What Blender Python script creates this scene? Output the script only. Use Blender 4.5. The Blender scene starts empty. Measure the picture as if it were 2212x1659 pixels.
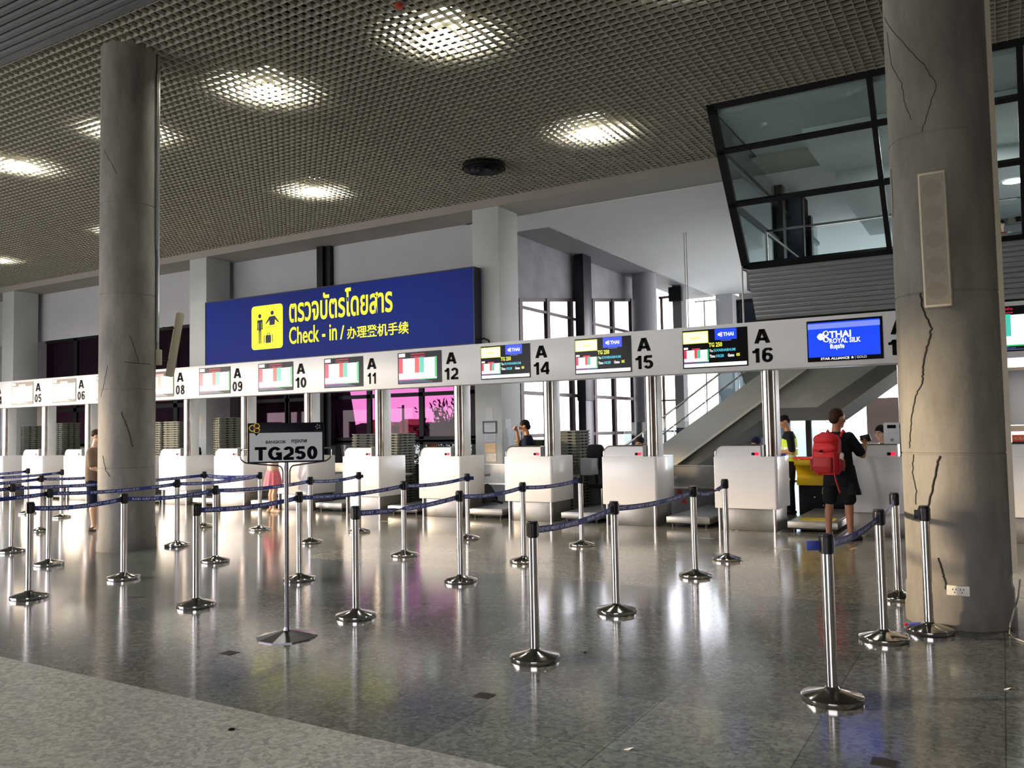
import bpy, bmesh, math, random
from mathutils import Vector, Matrix
random.seed(7)
S = bpy.context.scene
COL = S.collection
PI = math.pi
# ------------------------------------------------------------------ camera
CAM_H = 1.6
YAW, PITCH, ROLL, FPX = -0.5291810, 0.0532979, -0.0183700, 1807.435
cf = Vector((math.sin(YAW)*math.cos(PITCH), math.cos(YAW)*math.cos(PITCH), math.sin(PITCH)))
cr = Vector((math.cos(YAW), -math.sin(YAW), 0)); cu = cr.cross(cf)
cr2 = cr*math.cos(ROLL) + cu*math.sin(ROLL); cu2 = -cr*math.sin(ROLL) + cu*math.cos(ROLL)
cam = bpy.data.objects.new('camera', bpy.data.cameras.new('camera')); COL.objects.link(cam)
m = Matrix((cr2, cu2, -cf)).transposed().to_4x4(); m.translation = (0, 0, CAM_H)
cam.matrix_world = m
cam.data.sensor_fit = 'HORIZONTAL'; cam.data.sensor_width = 36.0; cam.data.lens = FPX/2212*36
cam.data.clip_start = 0.05; cam.data.clip_end = 900
S.camera = cam
# ------------------------------------------------------------------ sky, sun, exposure
W = bpy.data.worlds.new('sky'); S.world = W; W.use_nodes = True
nt = W.node_tree; nt.nodes.clear()
wo = nt.nodes.new('ShaderNodeOutputWorld'); wb = nt.nodes.new('ShaderNodeBackground')
tc = nt.nodes.new('ShaderNodeTexCoord'); sx = nt.nodes.new('ShaderNodeSeparateXYZ'); ramp = nt.nodes.new('ShaderNodeValToRGB')
nt.links.new(tc.outputs['Generated'], sx.inputs[0]); nt.links.new(sx.outputs['Z'], ramp.inputs[0])
ramp.color_ramp.elements[0].position = 0.0; ramp.color_ramp.elements[0].color = (1.0, 0.93, 0.86, 1)
ramp.color_ramp.elements[1].position = 0.5; ramp.color_ramp.elements[1].color = (0.66, 0.68, 0.76, 1)
e = ramp.color_ramp.elements.new(0.10); e.color = (0.90, 0.84, 0.95, 1)
nt.links.new(ramp.outputs[0], wb.inputs[0]); wb.inputs[1].default_value = 3.6
nt.links.new(wb.outputs[0], wo.inputs[0])
sun = bpy.data.objects.new('sun', bpy.data.lights.new('sun', 'SUN')); COL.objects.link(sun)
sun.data.energy = 2.3; sun.data.color = (1.0, 0.78, 0.52); sun.data.angle = math.radians(2.5)
SUN_EL = math.radians(8.0)
sd = Vector((0.88, 0.47, 0)).normalized()*math.cos(SUN_EL) - Vector((0, 0, math.sin(SUN_EL)))
sun.rotation_euler = sd.to_track_quat('-Z', 'Y').to_euler()
sun.location = (-40, -20, 12)
S.view_settings.view_transform = 'Standard'; S.view_settings.look = 'None'
S.view_settings.gamma = 1.0; S.view_settings.use_curve_mapping = False
S.view_settings.exposure = 1.3
S.cycles.use_denoising = True
S.cycles.max_bounces = 8; S.cycles.transparent_max_bounces = 16; S.cycles.sample_clamp_indirect = 6.0
S.cycles.caustics_reflective = False; S.cycles.caustics_refractive = False

# ------------------------------------------------------------------ materials
MATS = {}
def mat(name, rgb=(.8, .8, .8), rough=.5, metal=0., emit=None, es=1., var=0.04, scale=6., bump=0., spec=.5, coat=0.):
    if name in MATS: return MATS[name]
    M = bpy.data.materials.new(name); M.use_nodes = True; n = M.node_tree.nodes; L = M.node_tree.links
    b = n['Principled BSDF']
    b.inputs['Roughness'].default_value = rough; b.inputs['Metallic'].default_value = metal
    if any(w in name for w in ('shirt', 'shorts', 'trousers', 'hair_', 'scarf', 'uniform')): spec = .12
    b.inputs['Specular IOR Level'].default_value = spec
    b.inputs['Coat Weight'].default_value = coat
    c = (*rgb, 1)
    b.inputs['Base Color'].default_value = c
    if emit is not None:
        b.inputs['Emission Color'].default_value = (*emit, 1); b.inputs['Emission Strength'].default_value = es
    elif var > 0 or bump > 0:
        t = n.new('ShaderNodeTexCoord'); z = n.new('ShaderNodeTexNoise'); z.inputs['Scale'].default_value = scale; z.inputs['Detail'].default_value = 5
        L.new(t.outputs['Object'], z.inputs['Vector'])
        if var > 0:
            r = n.new('ShaderNodeMapRange'); r.inputs['From Min'].default_value = .25; r.inputs['From Max'].default_value = .75
            r.inputs['To Min'].default_value = 1-var; r.inputs['To Max'].default_value = 1+var
            L.new(z.outputs['Fac'], r.inputs['Value'])
            x = n.new('ShaderNodeVectorMath'); x.operation = 'SCALE'; x.inputs[0].default_value = rgb
            L.new(r.outputs[0], x.inputs['Scale']); L.new(x.outputs[0], b.inputs['Base Color'])
        if bump > 0:
            u = n.new('ShaderNodeBump'); u.inputs['Strength'].default_value = bump; u.inputs['Distance'].default_value = .01
            L.new(z.outputs['Fac'], u.inputs['Height']); L.new(u.outputs[0], b.inputs['Normal'])
    MATS[name] = M
    return M
def glass(name, tint, gloss=.06, rough=0.02):
    if name in MATS: return MATS[name]
    M = bpy.data.materials.new(name); M.use_nodes = True; n = M.node_tree.nodes; L = M.node_tree.links; n.clear()
    o = n.new('ShaderNodeOutputMaterial'); mx = n.new('ShaderNodeMixShader'); t = n.new('ShaderNodeBsdfTransparent'); g = n.new('ShaderNodeBsdfGlossy')
    fr = n.new('ShaderNodeFresnel'); fr.inputs[0].default_value = 1.35
    mu = n.new('ShaderNodeMath'); mu.operation = 'MULTIPLY'; mu.inputs[1].default_value = gloss*12
    t.inputs[0].default_value = (*[math.sqrt(c) for c in tint], 1); g.inputs['Roughness'].default_value = rough
    L.new(fr.outputs[0], mu.inputs[0]); L.new(mu.outputs[0], mx.inputs[0]); L.new(t.outputs[0], mx.inputs[1]); L.new(g.outputs[0], mx.inputs[2]); L.new(mx.outputs[0], o.inputs[0])
    MATS[name] = M
    return M
def lin(r, g, b):
    f = lambda v: ((v/255+.055)/1.055)**2.4 if v > 10 else v/255/12.92
    return (f(r), f(g), f(b))
def scr(name, rgb255, s=1.0):
    c = lin(*rgb255)
    return mat('screen_'+name, (0.01, 0.01, 0.01), .3, 0, emit=c, es=s*.40)
WALL = mat('wall_paint', lin(196, 197, 200), .75, var=.05, scale=1.2)
PILL = mat('pillar_paint', lin(205, 208, 206), .7, var=.04, scale=1.5)
SOFF = mat('white_soffit', lin(232, 230, 230), .8, var=.03, scale=.8)
CHROME = mat('polished_steel', (.62, .60, .57), .09, 1.0, var=.03, scale=20)
BRUSH = mat('brushed_steel', (.62, .60, .56), .32, 1.0, var=.10, scale=9)
DBRUSH = mat('dull_steel', (.36, .36, .34), .42, 1.0, var=.15, scale=5)
PLIN = mat('plinth_steel', (.30, .29, .26), .38, .75, var=.18, scale=5)
BLACKP = mat('black_plastic', (.008, .008, .010), .4, var=.05, spec=.3)
DARK = mat('dark_steel', (.006, .0065, .008), .45, .0, var=.1, spec=.25)
COUNT = mat('counter_white', lin(236, 236, 236), .28, var=.015, scale=3, coat=.2)
HEADM = mat('header_white', lin(228, 229, 230), .32, var=.015, scale=2)
BELT = mat('belt_navy', lin(18, 44, 128), .6, var=.06, scale=30)
BELTX = mat('belt_lettering', lin(205, 210, 225), .6, var=.0)
BLK = mat('black_letters', (.004, .004, .005), .6, var=0, spec=.08)
GRID = mat('ceiling_grid', lin(176, 172, 156), .6, var=.03, scale=2)
SLAT = mat('grey_slats', lin(104, 106, 108), .5, var=.05, scale=3)
VOID = mat('plenum', lin(34, 36, 34), .9, var=.1)

# ------------------------------------------------------------------ geometry helpers
ORG = {}
class MB:
    def __init__(s): s.v = []; s.f = []
    def add(s, vs, fs):
        k = len(s.v); s.v += [tuple(v) for v in vs]; s.f += [tuple(i+k for i in f) for f in fs]; return s
    def box(s, x0, x1, y0, y1, z0, z1):
        return s.add([(x, y, z) for x in (x0, x1) for y in (y0, y1) for z in (z0, z1)],
                     [(0, 1, 3, 2), (4, 6, 7, 5), (0, 4, 5, 1), (2, 3, 7, 6), (0, 2, 6, 4), (1, 5, 7, 3)])
    def obox(s, c, ax, ay, az):     # oriented box: centre and three half-axis vectors
        c, ax, ay, az = map(Vector, (c, ax, ay, az))
        return s.add([c+ax*i+ay*j+az*k for i in (-1, 1) for j in (-1, 1) for k in (-1, 1)],
                     [(0, 1, 3, 2), (4, 6, 7, 5), (0, 4, 5, 1), (2, 3, 7, 6), (0, 2, 6, 4), (1, 5, 7, 3)])
    def bar(s, a, b, w, h=None, up=(0, 0, 1)):
        a, b = Vector(a), Vector(b); d = (b-a); h = h or w
        u = Vector(up); n = d.normalized()
        if abs(n.dot(u)) > .98: u = Vector((0, 1, 0))
        r = n.cross(u).normalized(); u = r.cross(n)
        return s.obox((a+b)/2, d/2, r*w/2, u*h/2)
    def prism(s, pts, axis, a0, a1):  # polygon (2D) extruded along an axis
        n = len(pts)
        def P(p, a):
            if axis == 'z': return (p[0], p[1], a)
            if axis == 'y': return (p[0], a, p[1])
            return (a, p[0], p[1])
        vs = [P(p, a0) for p in pts]+[P(p, a1) for p in pts]
        fs = [tuple(range(n)), tuple(range(2*n-1, n-1, -1))]+[(i, i+n, (i+1) % n+n, (i+1) % n) for i in range(n)]
        return s.add(vs, fs)
    def lathe(s, prof, c=(0, 0, 0), n=32, cap=True, axis=None):
        k0 = len(s.v); c = Vector(c)
        R = Matrix.Identity(3) if axis is None else Vector((0, 0, 1)).rotation_difference(Vector(axis)).to_matrix()
        for r, z in prof:
            for i in range(n):
                a = 2*PI*i/n; s.v.append(tuple(c+R @ Vector((r*math.cos(a), r*math.sin(a), z))))
        for j in range(len(prof)-1):
            for i in range(n):
                a, b = k0+j*n+i, k0+j*n+(i+1) % n; s.f.append((a, b, b+n, a+n))
        if cap:
            s.f.append(tuple(k0+i for i in range(n-1, -1, -1))); s.f.append(tuple(k0+(len(prof)-1)*n+i for i in range(n)))
        return s
    def cyl(s, a, b, r, n=20, r2=None):
        a, b = Vector(a), Vector(b); h = (b-a).length
        return s.lathe([(r, 0), (r if r2 is None else r2, h)], a, n, True, (b-a))
    def tube(s, pts, r, n=10):
        pts = [Vector(p) for p in pts]; k0 = len(s.v); pu = None
        for i, p in enumerate(pts):
            d = (pts[min(i+1, len(pts)-1)]-pts[max(i-1, 0)]).normalized()
            u = pu if pu is not None else (Vector((0, 0, 1)) if abs(d.z) < .9 else Vector((1, 0, 0)))
            x = d.cross(u).normalized(); u = x.cross(d).normalized(); pu = u
            for j in range(n):
                a = 2*PI*j/n; s.v.append(tuple(p+(x*math.cos(a)+u*math.sin(a))*r))
        for i in range(len(pts)-1):
            for j in range(n):
                a, b = k0+i*n+j, k0+i*n+(j+1) % n; s.f.append((a, b, b+n, a+n))
        s.f.append(tuple(k0+j for j in range(n-1, -1, -1))); s.f.append(tuple(k0+(len(pts)-1)*n+j for j in range(n)))
        return s
    def mesh(s, name):
        me = bpy.data.meshes.new(name); me.from_pydata(s.v, [], s.f); me.validate()
        bm = bmesh.new(); bm.from_mesh(me); bmesh.ops.recalc_face_normals(bm, faces=bm.faces); bm.to_mesh(me); bm.free()
        return me
    def build(s, name, material, parent=None, smooth=False, bevel=0., loc=None, seg=2):
        me = s.mesh(name)
        if bevel > 0:
            bm = bmesh.new(); bm.from_mesh(me)
            es = [ed for ed in bm.edges if len(ed.link_faces) == 2 and ed.calc_face_angle() > .6]
            bmesh.ops.bevel(bm, geom=es, offset=bevel, segments=seg, affect='EDGES', profile=.5); bm.to_mesh(me); bm.free()
        return link(name, me, material, parent, smooth or bevel > 0, loc)
def link(name, me, material, parent=None, smooth=False, loc=None):
    if not isinstance(material, (list, tuple)): material = [material]
    if len(me.materials) == 0:
        for q in material: me.materials.append(q)
    if smooth:
        for p in me.polygons: p.use_smooth = True
        try: me.set_sharp_from_angle(angle=math.radians(38))
        except Exception: pass
    o = bpy.data.objects.new(name, me); COL.objects.link(o)
    w = Vector(loc) if loc is not None else Vector((0, 0, 0))   # world origin of this object
    if parent is not None:
        o.parent = parent; o.location = w-ORG[parent.name]
    else: o.location = w
    ORG[o.name] = w
    return o
def tag(o, label=None, cat=None, group=None, kind=None):
    if label: o['label'] = label
    if cat: o['category'] = cat
    if group: o['group'] = group
    if kind: o['kind'] = kind
    return o
def thing(name, label, cat, loc=(0, 0, 0), group=None):
    o = bpy.data.objects.new(name, None); COL.objects.link(o); o.location = loc; ORG[o.name] = Vector(loc); o.empty_display_size = .1
    return tag(o, label, cat, group)
def struct(name, mb, material, smooth=False, bevel=0., label=None):
    o = mb.build(name, material, None, smooth, bevel); o['kind'] = 'structure'
    if label: o['label'] = label
    return o
def dup(root, loc, label=None, group=None):
    r = root.copy(); COL.objects.link(r); r.location = loc; ORG[r.name] = Vector(loc)
    if label: r['label'] = label
    if group: r['group'] = group
    for ch in list(root.children):
        c = ch.copy(); COL.objects.link(c); c.parent = r; ORG[c.name] = ORG[ch.name]-ORG[root.name]+Vector(loc)
        for g in ch.children:
            d = g.copy(); COL.objects.link(d); d.parent = c; ORG[d.name] = ORG[g.name]-ORG[root.name]+Vector(loc)
    return r
def rrect(x0, x1, y0, y1, r, n=5, corners=(1, 1, 1, 1)):   # corners: (x1,y1) (x0,y1) (x0,y0) (x1,y0)
    P = []
    for k, (cx, cy, a0) in enumerate(((x1, y1, 0), (x0, y1, 90), (x0, y0, 180), (x1, y0, 270))):
        q = r*corners[k]
        if q <= 0: P.append((cx, cy)); continue
        ox = cx-q if cx == x1 else cx+q; oy = cy-q if cy == y1 else cy+q
        for i in range(n+1):
            a = math.radians(a0+90*i/n); P.append((ox+q*math.cos(a), oy+q*math.sin(a)))
    return P
# grotesque capitals and figures drawn as strokes on a unit-high body: glyph -> (width, stroke paths)
def _arc(cx, cy, rx, ry, a0, a1, n=14): return [(cx+rx*math.cos(math.radians(a0+(a1-a0)*i/n)), cy+ry*math.sin(math.radians(a0+(a1-a0)*i/n))) for i in range(n+1)]
def stroke_glyph(ch, t):
    h = t/2
    if ch == 'A': return .70, [[(h*.9, 0), (.35-h*.25, 1)], [(.70-h*.9, 0), (.35+h*.25, 1)], [(.17, .30), (.53, .30)]]
    if ch == '0': return .56, [_arc(.28, .5, .28-h, .5-h, 0, 360, 28)]
    if ch == '1': return .36, [[(.36-h, 0), (.36-h, 1)], [(.0, .80-h*.5), (.12, .80-h*.4), (.22, .86), (.27, 1.0-h*.3)]]
    if ch == '2': return .56, [_arc(.28, .71, .28-h, .29-h, 170, -20)+[(.46, .50), (.20, .26), (.06, .12), (h, h)], [(.0, h), (.56, h)]]
    if ch == '4': return .58, [[(.44, 0), (.44, 1)], [(.40, .96), (.03, .31)], [(.0, .27), (.58, .27)]]
    if ch == '5': return .56, [[(.50, 1-h), (.10, 1-h)], [(.12, 1-h*.6), (.075, .50)], _arc(.27, .33, .29-h, .33-h, 140, -155, 22)]
    if ch == '6': return .56, [_arc(.28, .33, .28-h, .33-h, 0, 360, 26), [(h, .33), (h*1.05, .55), (.12, .80), (.22, .93), (.31, 1-h), (.42, .95), (.49, .80)]]
    if ch == '7': return .56, [[(.0, 1-h), (.56, 1-h)], [(.50, 1-h*1.4), (.30, .5), (.17, 0)]]
    if ch == '8': return .56, [_arc(.28, .27, .28-h, .27-h*.7, 0, 360, 26), _arc(.28, .75, .25-h, .25-h, 0, 360, 26)]
    if ch == '9': w, P = stroke_glyph('6', t); return w, [[(w-x, 1-y) for x, y in p] for p in P]
    if ch == 'T': return .62, [[(.31, 0), (.31, 1-h)], [(.0, 1-h), (.62, 1-h)]]
    if ch == 'G': return .74, [_arc(.37, .5, .37-h, .5-h, 38, 335, 30), [(.74-h, .0), (.74-h, .47)], [(.42, .47), (.74, .47)]]
    return .3, []
def fit_strokes(name, body, x0, x1, z0, z1, y, material, parent, t=.17, gap=.10, dep=.004):
    """Grotesque lettering drawn with strokes, scaled into x0..x1, z0..z1 on the plane Y = y"""
    ws = [stroke_glyph(c, t)[0] for c in body]; tot = sum(ws)+gap*(len(body)-1); sx_, sz_ = (x1-x0)/tot, (z1-z0); g = MB(); cur = 0.
    for c, w in zip(body, ws):
        for P in stroke_glyph(c, t)[1]:
            pts = [((cur+px), pz) for px, pz in P]; L_, R_ = [], []; n = len(pts)
            closed = n > 3 and abs(pts[0][0]-pts[-1][0])+abs(pts[0][1]-pts[-1][1]) < 1e-6
            for i, p in enumerate(pts):
                a = pts[i-1] if i else (pts[-2] if closed else p); b = pts[i+1] if i < n-1 else (pts[1] if closed else p)
                dx, dz = b[0]-a[0], b[1]-a[1]; l = math.hypot(dx, dz) or 1; nx, nz = -dz/l*t/2, dx/l*t/2
                L_.append((p[0]+nx, p[1]+nz)); R_.append((p[0]-nx, p[1]-nz))
            cl = lambda q: (x0+q[0]*sx_, z0+min(max(q[1], 0), 1)*sz_)
            for i in range(n-1):
                q = [cl(L_[i]), cl(R_[i]), cl(R_[i+1]), cl(L_[i+1])]
                g.add([(a, y, b) for a, b in q]+[(a, y+dep, b) for a, b in q], [(0, 1, 2, 3), (7, 6, 5, 4), (0, 4, 5, 1), (1, 5, 6, 2), (2, 6, 7, 3), (3, 7, 4, 0)])
        cur += w+gap
    return g.build(name, material, parent)
# text as a mesh lying in the XZ plane, facing -Y
def text_mesh(body, size, bold=0., sxz=(1, 1), align='LEFT', extr=0.0015, res=3, spacing=1.0):
    c = bpy.data.curves.new('lettering', 'FONT'); c.body = body; c.size = size; c.align_x = align; c.extrude = extr
    c.offset = bold*size; c.resolution_u = res; c.space_character = spacing; c.fill_mode = 'BOTH'
    o = bpy.data.objects.new('lettering', c); COL.objects.link(o)
    dg = bpy.context.evaluated_depsgraph_get(); dg.update()
    me = bpy.data.meshes.new_from_object(o.evaluated_get(dg)); me.materials.clear()
    bpy.data.objects.remove(o); bpy.data.curves.remove(c)
    for v in me.vertices: v.co = Vector((v.co.x*sxz[0], -v.co.z, v.co.y*sxz[1]))
    return me
def fit_text(name, body, x0, x1, z0, z1, y, material, parent, bold=0.01, extr=.0015, res=3, spacing=1.0):
    """text scaled so that its own bounding box fills x0..x1, z0..z1 on the plane Y = y (facing -Y)"""
    me = text_mesh(body, 1.0, bold, extr=extr, res=res, spacing=spacing)
    if not me.vertices: return None
    xs = [v.co.x for v in me.vertices]; zs = [v.co.z for v in me.vertices]
    ax, bx, az, bz = min(xs), max(xs), min(zs), max(zs)
    for v in me.vertices:
        v.co.x = x0+(v.co.x-ax)/(bx-ax)*(x1-x0); v.co.z = z0+(v.co.z-az)/(bz-az)*(z1-z0); v.co.y = y+v.co.y
    return link(name, me, material, parent)
# ------------------------------------------------------------------ photo rays (survey helper: where a sight line meets a known real plane)
CX, CY = 1106.0, 829.5
CAMP = Vector((0, 0, CAM_H))
def ray(px, py): return cr2*((px-CX)/FPX) - cu2*((py-CY)/FPX) + cf
def at(px, py, z=None, Y=None, X=None):
    d = ray(px, py)
    t = (z-CAM_H)/d.z if z is not None else (Y/d.y if Y is not None else X/d.x)
    return CAMP+d*t
def on_cyl(px, py, cx, cy, r):
    d = ray(px, py); a = d.x*d.x+d.y*d.y; b = -2*(d.x*cx+d.y*cy); c = cx*cx+cy*cy-r*r
    q = max(b*b-4*a*c, 0); t = (-b-math.sqrt(q))/(2*a)
    return CAMP+d*t
# ------------------------------------------------------------------ floor
def floor_material():
    M = bpy.data.materials.new('granite_floor'); M.use_nodes = True; n = M.node_tree.nodes; L = M.node_tree.links; b = n['Principled BSDF']
    N = n.new
    def math_(op, a, bb=None, c=None):
        x = N('ShaderNodeMath'); x.operation = op
        for i, q in enumerate((a, bb, c)):
            if q is None: continue
            if isinstance(q, (int, float)): x.inputs[i].default_value = q
            else: L.new(q, x.inputs[i])
        return x.outputs[0]
    g = N('ShaderNodeNewGeometry'); sp = N('ShaderNodeSeparateXYZ'); L.new(g.outputs['Position'], sp.inputs[0]); X, Y = sp.outputs[0], sp.outputs[1]
    tx = math_('MULTIPLY', math_('ADD', X, 2.65), 1/.865); ty = math_('MULTIPLY', math_('ADD', Y, -3.9), 1/.80)
    fx, fy = math_('FLOOR', tx), math_('FLOOR', ty)
    cb = N('ShaderNodeCombineXYZ'); L.new(fx, cb.inputs[0]); L.new(fy, cb.inputs[1])
    wn = N('ShaderNodeTexWhiteNoise'); wn.noise_dimensions = '2D'; L.new(cb.outputs[0], wn.inputs['Vector'])
    tile = math_('MULTIPLY_ADD', wn.outputs['Value'], .34, .84)
    # seams
    def seam(t): return math_('LESS_THAN', math_('ABSOLUTE', math_('SUBTRACT', math_('FRACT', math_('ADD', t, .5)), .5)), .0045)
    sm = math_('MAXIMUM', seam(tx), seam(ty))
    # speckle
    sc = N('ShaderNodeTexNoise'); sc.inputs['Scale'].default_value = 55; sc.inputs['Detail'].default_value = 3; sc.inputs['Roughness'].default_value = .75; L.new(g.outputs['Position'], sc.inputs['Vector'])
    vo = N('ShaderNodeTexVoronoi'); vo.inputs['Scale'].default_value = 38; L.new(g.outputs['Position'], vo.inputs['Vector'])
    vs = N('ShaderNodeSeparateColor'); L.new(vo.outputs['Color'], vs.inputs[0])
    speck = math_('ADD', math_('MULTIPLY_ADD', sc.outputs['Fac'], 1.5, .25), math_('MULTIPLY_ADD', vs.outputs[0], .7, -.35))
    sl = N('ShaderNodeTexNoise'); sl.inputs['Scale'].default_value = .7; sl.inputs['Detail'].default_value = 4; L.new(g.outputs['Position'], sl.inputs['Vector'])
    stain = math_('MULTIPLY_ADD', sl.outputs['Fac'], .5, .75)
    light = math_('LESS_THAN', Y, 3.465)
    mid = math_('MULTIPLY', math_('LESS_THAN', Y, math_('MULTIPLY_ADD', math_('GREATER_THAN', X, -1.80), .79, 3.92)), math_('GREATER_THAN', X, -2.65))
    far = math_('ADD', math_('GREATER_THAN', Y, 7.98), math_('MULTIPLY', math_('GREATER_THAN', Y, 15.5), 3.5))  # floor behind the desks lightened to bounce daylight onto the soffit
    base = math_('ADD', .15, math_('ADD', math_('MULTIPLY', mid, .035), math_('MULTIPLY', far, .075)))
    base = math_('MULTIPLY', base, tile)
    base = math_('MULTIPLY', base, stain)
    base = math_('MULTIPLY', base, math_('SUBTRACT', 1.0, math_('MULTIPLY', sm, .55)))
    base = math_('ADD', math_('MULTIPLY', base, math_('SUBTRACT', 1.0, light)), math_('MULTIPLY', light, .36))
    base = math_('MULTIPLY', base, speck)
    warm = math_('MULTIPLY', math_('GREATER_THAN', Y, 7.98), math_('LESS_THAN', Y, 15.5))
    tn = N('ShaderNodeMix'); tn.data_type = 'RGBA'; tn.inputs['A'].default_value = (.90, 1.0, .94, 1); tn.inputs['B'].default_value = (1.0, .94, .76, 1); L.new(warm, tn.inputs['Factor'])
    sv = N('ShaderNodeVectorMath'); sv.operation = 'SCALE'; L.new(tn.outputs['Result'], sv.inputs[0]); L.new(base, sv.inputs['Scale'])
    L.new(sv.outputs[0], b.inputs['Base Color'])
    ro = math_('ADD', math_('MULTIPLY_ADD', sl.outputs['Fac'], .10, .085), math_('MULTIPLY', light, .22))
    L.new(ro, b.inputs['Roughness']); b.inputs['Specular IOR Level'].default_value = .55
    return M
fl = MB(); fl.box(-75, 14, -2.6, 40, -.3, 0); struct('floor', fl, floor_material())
# ------------------------------------------------------------------ ceiling: open-cell grid, linear slats nearer the camera, plenum slab
CZ = 7.2
g = MB(); bt = .011; bh = .055
x = -34.35
while x < 6.0: g.box(x-bt/2, x+bt/2, 6.78, 17.13, CZ, CZ+bh); x += .15
y = 6.83
while y < 17.13: g.box(-34.4, 6.0, y-bt/2, y+bt/2, CZ, CZ+bh-.001); y += .15
struct('ceiling_grid', g, GRID, label='open cell ceiling grid of pale metal blades')
g = MB(); y = 6.62
while y > -2.4:
    g.prism([(y-.052, CZ+.03), (y-.045, CZ+.008), (y-.03, CZ), (y+.03, CZ), (y+.045, CZ+.008), (y+.052, CZ+.03)], 'x', -60, 6); y -= .135
struct('ceiling_slats', g, SLAT, label='dark grey linear metal slat ceiling')
g = MB(); g.box(-60, 6, 6.68, 6.775, CZ-.02, CZ+.14); struct('trim_1', g, SLAT, label='metal edge trim between slat ceiling and grid')
g = MB(); g.box(-75, 14, -2.6, 40, 8.6, 8.8); struct('ceiling', g, VOID)
g = MB(); g.box(-60, 6, -2.4, 6.68, CZ+.3, CZ+.36); struct('ceiling_void', g, VOID)
# ------------------------------------------------------------------ back beam, pillars, walls
g = MB(); g.box(-34.4, 6, 17.13, 18.25, 7.0, 7.9); struct('ceiling_beam', g, mat('beam_paint', lin(168, 162, 152), .8, var=.06, scale=1), label='concrete beam across the hall behind the check-in desks')
for i, (x0, x1) in enumerate(((-11.08, -10.32), (-21.50, -20.74), (-31.92, -31.16))):
    g = MB(); g.box(x0, x1, 17.14, 18.05, 0, 7.0)
    struct('pillar', g, PILL, bevel=.012)
WY = 18.25
g = MB(); g.box(-34.4, -11.45, WY, WY+.2, 5.22, 7.9); g.box(-34.4, -11.45, WY, WY+.2, 0, .25)
struct('wall_back', g, WALL)
g = MB(); g.box(-34.6, -34.4, 6.7, 18.5, 0, 8.6); struct('wall_left', g, WALL)
# black steel posts in front of the back wall
for i, px in enumerate((703, 110, 207)):
    p0 = at(px, 740, Y=WY-.15)
    g = MB(); g.box(p0.x-.23, p0.x+.0, WY-.25, WY+.02, 0, 7.0); g.box(p0.x, p0.x+.2, WY-.16, WY+.02, 0, 7.0)
    if i == 0: struct('window_post', g, DARK)
# tinted back windows: bays between the pillars
TINT = glass('tinted_glass', (.118, .034, .092), .05)
CLEAR = glass('clear_glass', (.93, .96, .95), .05)
def window(name, axis, plane, a0, a1, z0, z1, vs, hs, gm, fm, w=.10, label=None, d=.08):
    """a framed, glazed window on the plane X or Y = plane, with vertical bars vs and cross bars hs"""
    fr = MB()
    def bx(p0, p1, q0, q1):
        if axis == 'Y': fr.box(p0, p1, plane-d/2, plane+d/2, q0, q1)
        else: fr.box(plane-d/2, plane+d/2, p0, p1, q0, q1)
    for v in vs: bx(v-w/2, v+w/2, z0, z1)
    for h in hs: bx(a0, a1, h-w*.35, h+w*.35)
    bx(a0, a1, z0-w/2, z0+w/2); bx(a0, a1, z1-w/2, z1+w/2)
    o = fr.build(name, fm); o['kind'] = 'structure'
    if label: o['label'] = label
    p = MB()
    if axis == 'Y': p.box(a0, a1, plane-.006, plane+.006, z0, z1)
    else: p.box(plane-.006, plane+.006, a0, a1, z0, z1)
    q = p.build('pane', gm, o)
    return o
vx = [at(911, 850, Y=WY+.1).x, at(1023, 850, Y=WY+.1).x, at(800, 850, Y=WY+.1).x]
window('window_1', 'Y', WY+.1, -20.7, -11.5, 1.36, 5.22, [-18.55, -16.94, -15.4, vx[0], vx[1], at(621, 860, Y=WY+.1).x], [2.58], TINT, DARK, .15, 'purple tinted window band behind the check-in desks')
window('window_2', 'Y', WY+.1, -20.7, -11.5, .3, 1.28, [-16.94, vx[0], vx[1], -18.55], [], CLEAR, DARK, .12, 'clear low window under the purple tinted glass')
window('window_3', 'Y', WY+.1, -31.1, -21.5, 1.36, 5.22, [at(165, 760, Y=WY+.1).x, at(381, 760, Y=WY+.1).x, -25.6, -26.8], [2.58], TINT, DARK, .2, 'purple tinted window behind the left concrete column')
window('window_4', 'Y', WY+.1, -31.1, -21.5, .3, 1.28, [at(165, 760, Y=WY+.1).x, -25.6], [], CLEAR, DARK, .12, 'clear low window far left behind the desks')
# right bay: white soffit, slatted soffit strip, glazed side wall
g = MB(); g.box(-10.32, 6, 18.25, 34.4, 6.98, 7.3); g.box(-12, -10.32, 18.25, 19.7, 6.98, 7.3); struct('ceiling_soffit', g, SOFF, label='smooth white ceiling behind the beam')
g = MB(); x = -11.45
while x < -10.34: g.box(x, x+.085, 19.7, 34.4, 6.965, 7.0); x += .1
g.box(-11.6, -10.32, 19.7, 34.4, 7.02, 7.3)
struct('ceiling_strip', g, mat('soffit_slats', lin(150, 150, 152), .6), label='narrow slatted ceiling strip along the side windows')
SX = -11.4
g = MB()   # upper wall with a sloping lower edge
g.prism([(19.3, 5.10), (30.2, 6.45), (30.2, 6.98), (19.3, 6.98)], 'x', SX-.2, SX)
struct('wall_side', g, mat('stained_wall', lin(150, 150, 156), .8, var=.25, scale=1.3))
def slope(y): return 5.10+(y-19.3)*(1.35/10.9)
fr = MB(); gl = MB()
for yy in (19.97, 21.6, 23.15, 24.78, 26.37, 28.08, 29.6):
    fr.box(SX-.06, SX+.06, yy-.09, yy+.09, 0, slope(yy))
for zz, w in ((4.97, .035), (2.585, .05), (1.39, .05)): fr.box(SX-.05, SX+.05, 18.3, 30.2, zz-w, zz+w)
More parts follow.
